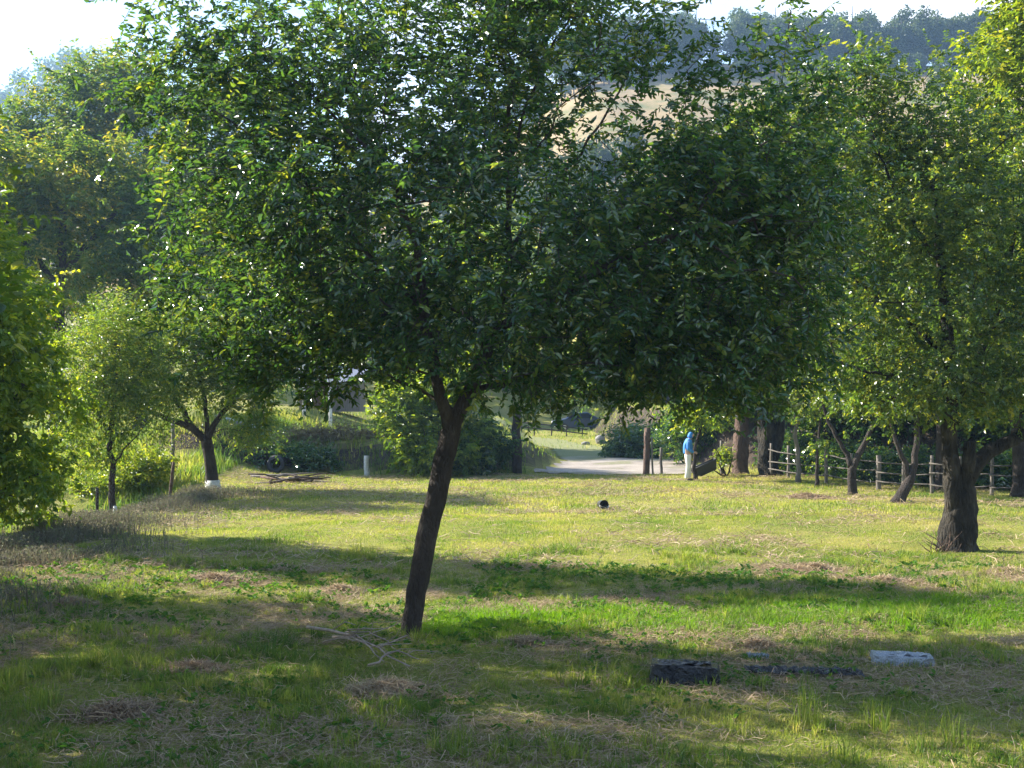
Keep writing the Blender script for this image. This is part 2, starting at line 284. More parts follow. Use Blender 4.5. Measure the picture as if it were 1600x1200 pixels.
# ------------------------------------------------------------ leaves and trees
LQ = np.array([[0, 1, 2, 3], [0, 3, 4, 5]])
def leaf_verts(Pp, D, Nn, Ln, Wd, fold=.25, curl=.15):
    D = nrm(D); S = nrm(np.cross(D, Nn)); Nn = np.cross(S, D); Ln = np.asarray(Ln)[:, None]; Wd = np.asarray(Wd)[:, None]
    def pt(l, s, h): return Pp+D*Ln*l+S*Wd*s+Nn*Wd*h
    V = np.stack([pt(0, 0, 0), pt(.28, .46, fold), pt(.68, .40, fold-curl), pt(1, 0, -curl*2), pt(.68, -.40, fold-curl), pt(.28, -.46, fold)], 1)
    return V.reshape(-1, 3)
def rv(n, r=None): return nrm((r or rng).normal(size=(n, 3)))
class Tree:
    def __init__(s, base, seed):
        s.r = np.random.default_rng(seed); s.P = []; s.par = []; s.rad = []; s.auto = []
        s.base = np.array(base, float); s.tips = []; s.gnarl = False
    def limb(s, pts, r0, r1, step=.22, wob=.02):
        pts = [np.array(p, float) for p in pts]
        if s.P:
            A = np.array(s.P); k = int(np.argmin(np.linalg.norm(A-pts[0], axis=1))); pts[0] = A[k]; par = k
            r0 = min(r0, s.rad[k]) if s.rad[k] else r0
        else: par = -1
        d = np.concatenate([[0], np.cumsum([np.linalg.norm(b-a) for a, b in zip(pts, pts[1:])])]); n = max(2, int(d[-1]/step))
        q = np.array(pts); u = np.linspace(0, d[-1], n+1)
        # smooth interpolation through the given points
        C = np.stack([np.interp(u, d, q[:, i]) for i in range(3)], 1)
        for _ in range(2): C[1:-1] = (C[:-2]+2*C[1:-1]+C[2:])/4
        C[1:-1] += s.r.normal(0, wob, (n-1, 3))
        for k in range(0 if par < 0 else 1, n+1):
            s.P.append(C[k]); s.par.append(par); par = len(s.P)-1; s.rad.append(r0+(r1-r0)*k/n); s.auto.append(False)
    def fill(s, pts, step=.3, up=.15, wob=.05):
        c = s.base; A0 = np.array(s.P); pts = np.array(pts)
        dd = np.min(np.linalg.norm(pts[:, None]-A0[None, ::2], axis=2), axis=1)
        for p in pts[np.argsort(dd)]:
            A = np.array(s.P); dist = np.linalg.norm(A-p, axis=1)
            pen = np.where(A[:, 2] > p[2]+.1, (A[:, 2]-p[2])*.8, 0); k = int(np.argmin(dist+pen)) ; L_ = dist[k]
            if L_ < .08: continue
            n = max(1, int(round(L_/step))); t = np.arange(1, n+1)/n; C = A[k]+(p-A[k])*t[:, None]; C[:, 2] += up*L_*np.sin(t*np.pi)*.6
            if n > 1: C[:-1] += s.r.normal(0, wob, (n-1, 3))
            par = k
            for v in C: s.P.append(v); s.par.append(par); par = len(s.P)-1; s.rad.append(0); s.auto.append(True)
            s.tips.append(par)
    def wood(s, rt=.005, e=2.3, cap=.75):
        n = len(s.P); acc = np.zeros(n); kids = [[] for _ in range(n)]
        for i, p in enumerate(s.par):
            if p >= 0: kids[p].append(i)
        for i in range(n-1, -1, -1):
            if not kids[i]: acc[i] = rt**e
            a = acc[i]
            if s.par[i] >= 0: acc[s.par[i]] += a
        r = np.array([s.rad[i] if not s.auto[i] else acc[i]**(1/e) for i in range(n)])
        for i in range(n):
            p = s.par[i]
            if s.auto[i] and p >= 0: r[i] = min(r[i], r[p]*cap if not s.auto[p] else r[p])
        s.R = r; s.kids = kids; Pn = np.array(s.P); mb = MB(); st = [0]
        while st:
            i = st.pop(); chain = [i]
            if s.par[i] >= 0: chain = [s.par[i], i]
            while kids[chain[-1]]:
                ks = sorted(kids[chain[-1]], key=lambda k: -r[k]); st.extend(ks[1:]); chain.append(ks[0])
            rr = r[chain].copy()
            if s.par[i] >= 0: rr[0] = rr[1] if len(rr) > 1 else rr[0]
            if len(chain) < 2: continue
            big = rr[0] > .05
            pts = Pn[chain]
            if big and s.par[i] < 0:
                rr[0] *= 1.35; rr[1] *= 1.08
            mb.tube(pts, rr, n=(24 if rr[0] > .15 else 14) if big else (6 if rr[0] > .015 else 4), lump=(.17 if rr[0] > .15 and s.gnarl else .07) if big else 0, seed=len(chain))
        return mb
    def leaves(s, nshoot, k, Ll, Lw, shoot=.3, droop=.35, spread=.25, out=.5, level=.8, twig=True, stray=.25, nvar=.45):
        r = s.r; Pn = np.array(s.P); au = np.array([i for i in range(len(s.P)) if s.auto[i] and s.R[i] < .03])
        tip = np.array(s.tips); src = np.where(r.random(nshoot) < .55, tip[r.integers(0, len(tip), nshoot)], au[r.integers(0, len(au), nshoot)])
        O = Pn[src]+r.normal(0, spread*.35, (nshoot, 3)); cen = Pn[tip].mean(0); cen[2] = min(cen[2], Pn[tip][:, 2].mean()-.3)
        D = nrm(nrm(O-cen)*out+rv(nshoot, r)*.8+np.array([0, 0, .15])); Ls = shoot*r.uniform(.5, 1.5, nshoot)*(1+stray*2*(r.random(nshoot) < .06))
        tv = (np.arange(k)+.6)/k; t = tv[None, :, None]
        sag = -(t**2)*Ls[:, None, None]*np.array([0, 0, .35*droop])
        Lp = (O[:, None]+D[:, None]*Ls[:, None, None]*t+sag)
        sd_ = nrm(np.cross(D, np.array([0, 0, 1.])+r.normal(0, .25, (nshoot, 3)))); alt = np.where(np.arange(k) % 2, 1, -1)[None, :, None]
        Ld = D[:, None]*.55+sd_[:, None]*alt*.8+r.normal(0, .28, (nshoot, k, 3)); Ld[..., 2] -= droop
        Nn = nrm(np.array([0, 0, level])+r.normal(0, nvar, (nshoot, k, 3))+D[:, None]*.2)
        n = nshoot*k; ll = Ll*r.uniform(.6, 1.25, n)
        V = leaf_verts(Lp.reshape(-1, 3), Ld.reshape(-1, 3), Nn.reshape(-1, 3), ll, ll*Lw*r.uniform(.8, 1.2, n))
        mb = MB(); ti = np.clip(np.repeat(np.repeat(r.normal(.45, .18, nshoot), k)+r.normal(0, .16, n), 6), 0, 1)
        mb.add(V, (np.arange(n)[:, None, None]*6+LQ[None]).reshape(-1, 4), None, ti)
        return mb, (O, D, Ls)
def cloud(r, ells, n, shell=.5):
    """ells: (px, py, rx, ry, D, rdepth_m, weight) -> points in a union of ellipsoids"""
    wt = np.array([e[6] if len(e) > 6 else e[2]*e[3]*1.0 for e in ells]); out = []
    pick = r.choice(len(ells), n, p=wt/wt.sum())
    for k in pick:
        px, py, rx_, ry_, D, rd = ells[k][:6]; v = r.normal(size=3); v /= np.linalg.norm(v); v = v*r.random()**shell
        out.append(P(px, py, D)+v*np.array([rx_/F*D, rd, ry_/F*D]))
    return np.array(out)
def make_tree(name, label, base, limbs, ells, ntip, nshoot, k, Ll, leafm, barkm, seed, group=None, Lw=.45, shoot=.3, cat='tree', droop=.35, shell=.45, twigs=False, rt=.005, pts=None, sprigs=(), **kw):
    root = empty(name, base, label, cat, group)
    T = Tree(base, seed)
    T.gnarl = barkm == 'bark_old'
    for (pp, r0, r1) in limbs: T.limb(pp, r0, r1, step=.14 if (T.gnarl or r0 > .108) else .22, wob=.006 if r0 > .1 else .02)
    if pts is None: pts = cloud(T.r, ells, ntip, shell)
    for a, b_, D in sprigs:
        A = P(*a, D); B = P(*b_, D); pts = np.vstack([pts]+[(A+(B-A)*t+T.r.normal(0, .04, 3))[None] for t in np.linspace(0, 1, 6)])
    T.fill(pts)
    mb = T.wood(rt=rt)
    lm, (O, D, Ls) = T.leaves(nshoot, k, Ll, Lw, shoot=shoot, droop=droop, **kw)
    if twigs:
        for o_, d_, l_ in zip(O, D, Ls):
            e = o_+d_*l_; mb.tube([o_, (o_+e)/2, e-np.array([0, 0, .1*l_])], [.004, .003, .0015], n=3)
    mb.build('trunk', M[barkm], root, origin=root.location[:])
    lm.build('crown', M[leafm], root, smooth=False, origin=root.location[:])
    return root
def G(px, D, dz=-.05):                              # ground point under a pixel column
    x = (px-CX)/F*D; return np.array([x, D, float(zg(x, D))+dz])

# --- the leaning tree in the middle
D0 = 13.85
base = G(640, D0, -.12)
def q0(px, py, dy=0): p = P(px, py, D0); p = p+np.array([p[0]/D0*dy, dy, (p[2]-H)/D0*dy]); return p
main_limbs = [
    ([base, q0(641, 985), q0(655, 900), q0(672, 820), q0(690, 735), q0(703, 680)], .109, .112),
    ([q0(703, 680), q0(733, 615, .05), q0(762, 545, .1), q0(768, 515, .1)], .085, .066),
    ([q0(703, 680), q0(690, 620, -.1), q0(672, 550, -.25), q0(660, 480, -.4), q0(650, 380, -.6), q0(600, 260, -.8)], .074, .022),
    ([q0(768, 515, .1), q0(790, 455, .2), q0(800, 380, .3), q0(790, 250, .3), q0(800, 100, .2)], .05, .02),
    ([q0(768, 515, .1), q0(830, 480, -.2), q0(890, 450, -.5), q0(980, 400, -.9), q0(1120, 350, -1.0), q0(1250, 330, -1)], .055, .015),
    ([q0(765, 530, .1), q0(720, 488, .3), q0(640, 440, .6), q0(520, 400, .9), q0(400, 370, .8)], .035, .012),
    ([q0(740, 605, .05), q0(810, 596, .3), q0(880, 565, .5), q0(990, 545, .7), q0(1130, 520, .8)], .035, .012),
    ([q0(705, 660, 0), q0(640, 600, .5), q0(560, 560, .9), q0(470, 540, 1.1)], .022, .010),
    ([q0(660, 470, -.4), q0(560, 380, -.2), q0(450, 260, 0), q0(330, 170, 0)], .025, .010),
    ([q0(600, 260, -.8), q0(500, 160, -.5), q0(380, 60, -.2)], .018, .008),
    ([q0(800, 380, .3), q0(880, 280, .8), q0(960, 160, 1.0), q0(1000, 60, 1.0)], .025, .01),
    ([q0(890, 450, -.5), q0(1020, 330, .3), q0(1150, 250, .6), q0(1260, 190, .6)], .025, .01),
    ([q0(790, 260, .3), q0(850, 100, .2), q0(930, -60, 0)], .02, .01),
]
main_ells = [(600, 200, 280, 190, D0, 1.7, 1.05), (455, 380, 230, 190, D0, 2.0, 1.0), (760, 400, 300, 170, D0, 2.2, 1.25), (1090, 410, 250, 185, D0, 2.0, 1.5),
             (830, 60, 190, 200, D0, 1.6, 1.1), (1130, 285, 185, 105, D0, 1.5, .85), (580, 510, 160, 85, D0, 1.8, .5), (900, 540, 260, 85, D0, 1.8, .72), (640, -20, 270, 120, D0, 1.5, .45), (470, 120, 150, 100, D0, 1.3, .40),
             (340, 190, 110, 120, D0, 1.2, .22), (330, 40, 110, 60, D0, .8, .06), (1210, 520, 110, 80, D0, 1.4, .35), (1080, 580, 130, 45, D0, 1.4, .25), (420, 560, 60, 35, D0, 1.2, .12)]
make_tree('fruit_tree', 'dark leaning fruit tree with forked trunk standing in the middle of the meadow', base, main_limbs, main_ells, 1300, 11600, 11, .082, 'leaf_dark', 'bark', 11,
          Lw=.45, shoot=.28, twigs=True, droop=.30, shell=.40, level=.45, nvar=.7, spread=.5, stray=.06,
          sprigs=[((1010, 120), (1045, -20), D0), ((1060, 190), (1090, 90), D0), ((1130, 170), (1170, 70), D0), ((1200, 190), (1240, 20), D0), ((330, 120), (205, 65), D0), ((340, 60), (235, 10), D0), ((300, 190), (190, 150), D0), ((1250, 200), (1300, 120), D0), ((520, 570), (505, 605), D0), ((430, 545), (410, 590), D0), ((850, 570), (840, 612), D0), ((960, 570), (958, 606), D0), ((1060, 565), (1055, 610), D0), ((1140, 560), (1150, 615), D0), ((1210, 550), (1225, 600), D0)])

# --- old thick tree on the right
D1 = 22.3
def q1(px, py, dy=0): p = P(px, py, D1); return p+np.array([p[0]/D1*dy, dy, (p[2]-H)/D1*dy])
b1 = G(1497, D1, -.15)
make_tree('fruit_tree', 'old thick gnarled fruit tree with split trunk at the right edge of the meadow', b1,
    [([b1, q1(1495, 845), q1(1500, 805), q1(1504, 765)], .32, .25),
     ([q1(1497, 815), q1(1490, 770, -.12), q1(1487, 730, -.15), q1(1483, 690, -.15), q1(1482, 650, -.1), q1(1488, 590, -.1), q1(1478, 500), q1(1470, 400), q1(1455, 280)], .17, .05),
     ([q1(1504, 765), q1(1517, 735, 0), q1(1536, 712, .1), q1(1555, 700, .2), q1(1600, 680, .4), q1(1660, 640, .6)], .14, .10),
     ([q1(1504, 765), q1(1514, 730, -.25), q1(1515, 690, -.3)], .15, .09),
     ([q1(1482, 640), q1(1520, 580, .4), q1(1560, 480, .8), q1(1590, 350, .9)], .11, .03),
     ([q1(1480, 560), q1(1410, 500, .3), q1(1340, 440, .5), q1(1280, 380, .6)], .07, .02),
     ([q1(1485, 600), q1(1430, 590, -.6), q1(1350, 580, -1.2), q1(1290, 560, -1.4)], .05, .015),
     ([q1(1470, 420), q1(1400, 300, -.6), q1(1350, 180, -.8)], .05, .012)],
    [(1480, 430, 200, 170, D1, 2.2, 1.3), (1560, 320, 150, 160, D1, 2.0, .7), (1360, 320, 160, 150, D1, 2.2, 1.1), (1200, 250, 130, 90, D1, 1.4, .5), (1440, 240, 110, 80, D1, 1.5, .5), (1340, 530, 110, 80, D1, 1.6, .4), (1640, 480, 160, 150, D1, 2.2, .8), (1470, 600, 130, 60, D1, 1.8, .5), (1370, 610, 80, 45, D1, 1.5, .28), (1590, 610, 70, 45, D1, 1.5, .25), (1290, 190, 110, 90, D1, 1.2, .25), (1400, 190, 110, 90, D1, 1.2, .3)],
    950, 8600, 11, .074, 'leaf_old', 'bark_old', 12, spread=.45, Lw=.62, shoot=.24, rt=.006, shell=.38, level=.5, nvar=.6,
    sprigs=[((1330, 180), (1350, 60), D1), ((1370, 170), (1375, 80), D1), ((1290, 170), (1300, 100), D1), ((1440, 170), (1450, 110), D1)])

# --- small V-shaped trees in front of the fence, and the ones further right
def QD(D):
    def q(px, py, dy=0): p = P(px, py, D); return p+np.array([p[0]/D*dy, dy, (p[2]-H)/D*dy])
    return q
D2 = 36.4; q = QD(D2); b = G(1333, D2)
make_tree('fruit_tree', 'small fruit tree forking low into two thin stems in front of the rail fence', b,
    [([b, q(1330, 750), q(1331, 735)], .14, .12), ([q(1331, 735), q(1324, 708, .1), q(1305, 680, .1), q(1290, 655, .2), q(1280, 600, .2)], .075, .03), ([q(1331, 735), q(1343, 705), q(1355, 680), q(1375, 650), q(1380, 590)], .10, .03)],
    [(1300, 585, 80, 55, D2, 1.6), (1370, 575, 80, 60, D2, 1.6), (1330, 520, 80, 50, D2, 1.4)], 130, 1500, 9, .085, 'leaf_pale', 'bark', 21, Lw=.6, shoot=.3, spread=.4)
D3 = 32.4; q = QD(D3); b = G(1402, D3)
make_tree('fruit_tree', 'small leaning fruit tree with two upright stems between the fence and the old tree', b,
    [([b, q(1410, 770), q(1421, 752)], .15, .13), ([q(1421, 752), q(1413, 722), q(1402, 690), q(1392, 665), q(1380, 620)], .075, .03), ([q(1421, 752), q(1431, 725), q(1430, 690), q(1434, 650), q(1450, 590)], .10, .03)],
    [(1400, 600, 75, 45, D3, 1.3), (1450, 580, 85, 60, D3, 1.5), (1420, 530, 70, 50, D3, 1.3)], 120, 1300, 9, .085, 'leaf_mid', 'bark', 22, Lw=.6, shoot=.3, spread=.4)
D4 = 43.0; q = QD(D4); b = G(1087, D4)
make_tree('young_tree', 'thin curved young tree rising right beside the person in blue', b,
    [([b, q(1085, 725), q(1084, 705), q(1088, 688), q(1096, 672), q(1100, 640)], .075, .03)],
    [(1090, 648, 52, 22, D4, 1.2), (1110, 620, 50, 30, D4, 1.2)], 50, 420, 8, .13, 'leaf_bright', 'bark', 23, Lw=.55, shoot=.35, spread=.4)
def tree(name, label, D, bpx, trunk, r0, r1, branches, ells, ntip, nshoot, Ll, leafm, barkm, seed, group=None, k=9, **kw):
    q = QD(D); b = G(bpx, D)
    limbs = [([b]+[q(*t) for t in trunk], r0, r1)]+[([q(*t) for t in br[0]], br[1], br[2]) for br in branches]
    return make_tree(name, label, b, limbs, [(e[0], e[1], e[2], e[3], D, e[4]) for e in ells], ntip, nshoot, k, Ll, leafm, barkm, seed, group=group, **kw)
tree('tall_tree', 'tall tree with a straight thick brown trunk behind the dark tub', 46.5, 1156, [(1157, 700), (1161, 620), (1165, 520), (1170, 380)], .30, .14,
     [([(1165, 540), (1120, 470, .5), (1080, 420, .5)], .1, .04), ([(1168, 480), (1210, 430, .5), (1240, 380, .5)], .1, .04)],
     [(1130, 420, 110, 110, 2.8), (1190, 330, 110, 110, 2.8), (1120, 570, 80, 50, 2.5), (1100, 270, 90, 80, 2.2)], 240, 2600, .17, 'leaf_mid', 'bark_brown', 24, Lw=.5, shoot=.55, spread=.6)
tree('tall_tree', 'tall rough-barked tree with spreading roots at the left end of the rail fence', 45.0, 1203, [(1200, 720), (1200, 690), (1195, 640), (1215, 540), (1240, 400)], .36, .14,
     [([(1200, 725), (1215, 700, -.1), (1219, 660, -.1), (1235, 600)], .20, .10), ([(1215, 560), (1270, 470), (1310, 400)], .1, .04)],
     [(1250, 400, 110, 120, 2.8), (1310, 300, 120, 120, 2.8), (1220, 560, 90, 50, 2.5), (1230, 220, 90, 70, 2.2)], 240, 2600, .16, 'leaf_mid', 'bark_old', 25, Lw=.5, shoot=.55, spread=.6)
tree('young_tree', 'slender pale-stemmed tree rising between the fence posts', 41.5, 1248, [(1247, 720), (1243, 680), (1245, 640), (1255, 580)], .085, .04, [([(1245, 645), (1262, 632), (1290, 600)], .04, .02)],
     [(1265, 585, 75, 55, 1.6), (1200, 600, 50, 40, 1.3)], 90, 1100, .11, 'leaf_pale', 'wood_grey', 26, Lw=.6, shoot=.4, spread=.5)
tree('young_tree', 'thin dark-stemmed sapling in front of the rail fence', 39.5, 1276, [(1277, 740), (1278, 715), (1279, 690), (1282, 640)], .06, .03, [], [(1277, 690, 16, 8, .4), (1285, 600, 60, 50, 1.3)], 60, 600, .11, 'leaf_mid', 'bark', 27, Lw=.6, spread=.4)
tree('tall_tree', 'straight dark-trunked tree just left of the old thick tree', 38.0, 1469, [(1469, 740), (1471, 680), (1468, 600), (1465, 480)], .16, .08, [([(1468, 560), (1430, 480), (1400, 420)], .07, .03)],
     [(1430, 460, 110, 110, 2.2), (1500, 380, 120, 120, 2.4)], 160, 1800, .14, 'leaf_mid', 'bark', 28, Lw=.5, shoot=.5, spread=.6)
tree('tall_tree', 'dark tree at the far right edge leaning over a broken pale branch', 35.0, 1592, [(1594, 740), (1590, 680), (1585, 600), (1570, 480)], .20, .10, [([(1588, 620), (1640, 540), (1680, 480)], .1, .04), ([(1575, 520), (1530, 440), (1500, 400)], .07, .03)],
     [(1560, 480, 110, 110, 2.2), (1650, 480, 130, 150, 2.4), (1600, 600, 90, 60, 2.0)], 200, 2200, .13, 'leaf_mid', 'bark', 29, Lw=.5, shoot=.45, spread=.6)
tree('broadleaf_tree', 'tall yellow-green tree filling the top right corner', 34.0, 1640, [(1640, 600), (1630, 450), (1620, 250), (1620, 60)], .22, .07, [([(1625, 350), (1570, 260), (1530, 200)], .07, .02), ([(1622, 200), (1570, 120), (1560, 40)], .06, .02)],
     [(1575, 130, 65, 90, 1.8), (1620, 260, 110, 130, 2.2), (1550, 290, 60, 70, 1.8), (1640, 20, 90, 110, 2)], 260, 3600, .16, 'leaf_yellow', 'bark', 30, Lw=.6, shoot=.5, spread=.55)
# --- left side
tree('broadleaf_tree', 'lush bright green tree at the left edge growing from the ditch', 24.0, -70, [(-66, 850), (-60, 750), (-70, 600), (-110, 400), (-150, 150), (-160, -60)], .22, .04, [([(-52, 720), (20, 620), (60, 560)], .08, .02), ([(-48, 640), (-20, 500), (10, 420)], .07, .02), ([(-60, 800), (20, 760), (60, 740)], .06, .02)],
     [(-20, 520, 115, 130, 2.0), (20, 620, 95, 110, 1.9), (20, 740, 75, 90, 1.8), (-90, 600, 120, 200, 2.0), (-30, 400, 60, 60, 1.2), (-150, 250, 115, 170, 1.8), (-165, 20, 100, 150, 1.6)], 460, 5600, .135, 'leaf_bright', 'bark', 31, Lw=.5, shoot=.38, spread=.45)
tree('broadleaf_tree', 'pale feathery-leaved tree between the lush left tree and the whitewashed trunk', 34.0, 172, [(176, 760), (172, 700), (178, 620), (185, 540)], .10, .05, [([(174, 690), (140, 620), (120, 580)], .04, .02), ([(176, 650), (215, 590), (240, 560)], .04, .02), ([(176, 720), (205, 690), (230, 660)], .03, .015)],
     [(160, 560, 70, 80, 1.6), (150, 660, 60, 80, 1.5), (215, 620, 60, 70, 1.4), (190, 500, 60, 50, 1.3)], 200, 3200, .085, 'leaf_pale', 'bark', 32, Lw=.5, shoot=.45, spread=.5)
wt = tree('fruit_tree', 'low spreading fruit tree with a whitewashed trunk foot at the back left of the meadow', 37.0, 333, [(332, 750), (327, 715), (323, 690)], .19, .16,
     [([(323, 690), (300, 668), (265, 655), (225, 640), (170, 600)], .11, .03), ([(323, 690), (335, 660), (370, 620), (400, 560)], .10, .03), ([(310, 675), (270, 620), (240, 560), (220, 500)], .09, .03), ([(325, 685), (320, 620), (300, 540), (290, 480)], .07, .02)],
     [(250, 545, 95, 60, 1.9), (330, 540, 90, 65, 2.0), (370, 600, 65, 55, 1.8), (280, 610, 85, 35, 1.8), (400, 660, 30, 35, 1.0), (210, 560, 50, 60, 1.4)], 300, 4200, .095, 'leaf_mid', 'bark', 33, Lw=.5, shoot=.4, spread=.5)
mb = MB(); b = np.array(wt.location); g0 = float(zg(b[0], b[1])); mb.tube([(b[0], b[1], g0-.05), (b[0]-.005, b[1], g0+.12), (b[0]-.012, b[1], g0+.30)], [.275, .225, .205], n=14, lump=.05, seed=5); mb.build('painted_band', M['white_paint'], wt, origin=b)
tree('walnut_tree', 'big dark green walnut tree whose top rises above the left treeline', 72, 220, [(220, 500), (225, 350), (230, 220)], .45, .2, [([(222, 380), (130, 260), (80, 200)], .2, .06), ([(225, 330), (330, 230), (380, 170)], .2, .06)],
     [(120, 185, 80, 85, 3), (200, 165, 100, 80, 3.2), (320, 175, 110, 85, 3.2), (30, 250, 80, 80, 3), (250, 330, 200, 100, 4.5), (400, 300, 110, 100, 3.2), (70, 260, 70, 60, 2)], 520, 7000, .30, 'leaf_walnut', 'bark', 34, Lw=.42, shoot=.9, spread=1.1)
tree('walnut_tree', 'large yellowing walnut tree in front of the dark one on the left', 56, 90, [(90, 600), (92, 480), (100, 330)], .4, .15, [([(92, 450), (0, 330), (-40, 260)], .15, .05), ([(95, 430), (190, 320), (240, 250)], .15, .05)],
     [(60, 290, 130, 90, 3), (180, 330, 110, 100, 3), (0, 330, 100, 110, 3), (120, 440, 160, 80, 3.5), (260, 380, 90, 90, 2.6)], 360, 5200, .24, 'leaf_walnut', 'bark', 35, Lw=.42, shoot=.75, spread=.9)
tree('broadleaf_tree', 'dark full tree standing behind the whitewashed fruit tree', 74, 400, [(400, 600), (402, 520), (405, 470)], .3, .12, [([(402, 500), (330, 430), (300, 380)], .1, .04), ([(402, 480), (480, 420), (520, 380)], .1, .04)],
     [(400, 490, 90, 60, 3), (330, 500, 80, 70, 3), (480, 520, 80, 60, 3), (400, 560, 90, 50, 2.4)], 260, 3800, .22, 'leaf_dark', 'bark', 36, Lw=.45, shoot=.7, spread=.9)
# trees past the frame's left edge whose shade falls over the meadow
casters = [(-380, 17.0, 8.0, 'leaf_mid', 2.5), (-480, 12.0, 6.8, 'leaf_mid', 2.4), (-560, 9.0, 6.0, 'leaf_mid', 2.2)]
for i, (px, D, h, lm, rr) in enumerate(casters):
    b = G(px, D); c = b+np.array([0, 0, h*.62]); r = np.random.default_rng(70+i)
    pts = c+nrm(r.normal(size=(170, 3)))*(r.random((170, 1))**.45)*np.array([rr, rr, h*.38])
    make_tree('broadleaf_tree', ['nearer tree past the left edge of the meadow', 'small tree left of the camera', 'smallest and nearest tree left of the camera'][i], b,
        [([b, b+[0, 0, h*.3], b+[.2, 0, h*.6], b+[.1, .1, h*.85]], .17, .04)], None, 170, 2600, 10, .13, lm, 'bark', 70+i, pts=pts, group='trees along the left ditch', Lw=.5, shoot=.45, spread=.6)
# --- hazel bush and dry growth on the left bank
def bush(name, label, base, ells, D, n, ns, Ll, lm, seed, cat='bush', group=None, bark='bark', **kw):
    b = np.array(base); r = np.random.default_rng(seed)
    stems = []; top = np.mean([P(e[0], e[1]-e[3]*.3, D) for e in ells], axis=0)
    first = True
    for j in range(6):
        a = r.uniform(-.5, .5, 3); a[2] = 0; e = top+r.normal(0, .35, 3)
        stems.append(([b if first else b+a*.1, b+(e-b)*.5+a*.4, e], .035, .01)); first = False
    return make_tree(name, label, b, stems, [(e[0], e[1], e[2], e[3], D, e[4]) for e in ells], n, ns, 9, Ll, lm, bark, seed, group=group, cat=cat, **kw)
bush('hazel_bush', 'bright green hazel bush at the back of the meadow left of the road', G(672, 45.6), [(670, 670, 62, 55, 1.5), (630, 640, 45, 40, 1.2), (715, 690, 45, 45, 1.2), (680, 720, 60, 22, 1.2), (690, 610, 60, 35, 1.2)], 45.6, 160, 2300, .15, 'leaf_bright', 41, Lw=.6, shoot=.45, spread=.5)
bush('withered_bush', 'withered brown bush on top of the shaded bank by the pale poles', G(560, 49.5), [(555, 690, 45, 16, 1.0), (590, 700, 30, 20, 1.0), (520, 680, 40, 10, .8)], 49.5, 70, 800, .13, 'leaf_dead', 42, Lw=.4, shoot=.4, spread=.4, bark='wood_dead')
bush('withered_bush', 'low straw-coloured bush along the bank top left of the pale poles', G(455, 49), [(455, 688, 45, 9, .9), (490, 686, 30, 10, .9)], 49, 50, 520, .12, 'leaf_dead', 43, Lw=.4, shoot=.35, spread=.3, bark='wood_dead')
bush('dark_bush', 'dark low bush against the shaded bank beside the hazel', G(760, 46.2), [(755, 705, 50, 30, 1.2), (730, 680, 40, 30, 1.0)], 46.2, 80, 1000, .14, 'leaf_dark', 44, Lw=.5, shoot=.4, spread=.4)
bush('dark_bush', 'dark scrub on the shaded bank left of the white stake', G(470, 47.3), [(470, 715, 60, 22, .8), (400, 720, 50, 22, .9)], 47.3, 90, 900, .12, 'leaf_dark', 45, Lw=.5, shoot=.35, spread=.4)
bush('yellow_bush', 'yellow-green low bush on the slope left of the whitewashed tree', G(235, 40.5), [(235, 730, 45, 22, 1.2), (200, 745, 40, 20, 1.0), (150, 770, 40, 25, 1.0)], 40.5, 90, 1300, .11, 'leaf_yellow', 46, Lw=.5, shoot=.35, spread=.4)
bush('yellow_bush', 'small yellow-green bush between the tub and the thick trunks', G(1135, 45.3), [(1133, 718, 10, 8, .35)], 45.3, 16, 110, .10, 'leaf_yellow', 47, Lw=.55, shoot=.3, spread=.2)
# --- dark scrub on the right bank behind the fence and beyond the road
sc_spots = [(1010, 58, 60, 26, 'leaf_dark'), (1090, 53, 60, 30, 'leaf_dark'), (1165, 51, 60, 36, 'leaf_dark'), (1300, 48, 75, 50, 'leaf_dark'), (1390, 46, 70, 50, 'leaf_dark'), (1480, 45, 60, 50, 'leaf_dark'), (1570, 43, 70, 50, 'leaf_mid'), (1660, 41, 80, 60, 'leaf_mid')]
for i, (px, D) in enumerate([(1225, 47.5), (1265, 45.8), (1318, 43.8), (1362, 42.0), (1440, 40.2), (1515, 39.0), (1560, 38.2), (1635, 37.5)]):
    b = G(px, D); top = CY-(b[2]-H)/D*F
    bush('hedge_bush', 'dark low hedge bush close behind the rail fence, %s' % ['leftmost by the rough trunk', 'second from the left', 'between the slender stems', 'left of the V-shaped tree', 'between the two small fruit trees', 'right behind the old thick tree', 'just right of the old tree', 'past the right edge'][i], b, [(px, top-22, 42, 26, 1.0)], D, 60, 750, .13, 'leaf_dark', 150+i, group='low hedge bushes behind the fence', Lw=.5, shoot=.4, spread=.4)
for i, (px, D, rx_, ry_, lm) in enumerate(sc_spots):
    b = G(px, D); top = CY-(b[2]-H)/D*F
    bush('hedge_bush', 'dark leafy hedge bush on the bank %s' % ['right of the road mouth', 'behind the person', 'behind the tall straight trunk', 'behind the middle of the rail fence', 'behind the right part of the rail fence', 'behind the old thick tree', 'between the old tree and the right edge', 'past the right edge'][i],
         b, [(px, top-ry_*.6, rx_, ry_, 1.8)], D, 90, 1300, .17, lm, 50+i, group='hedge bushes on the right bank', Lw=.5, shoot=.5, spread=.6)
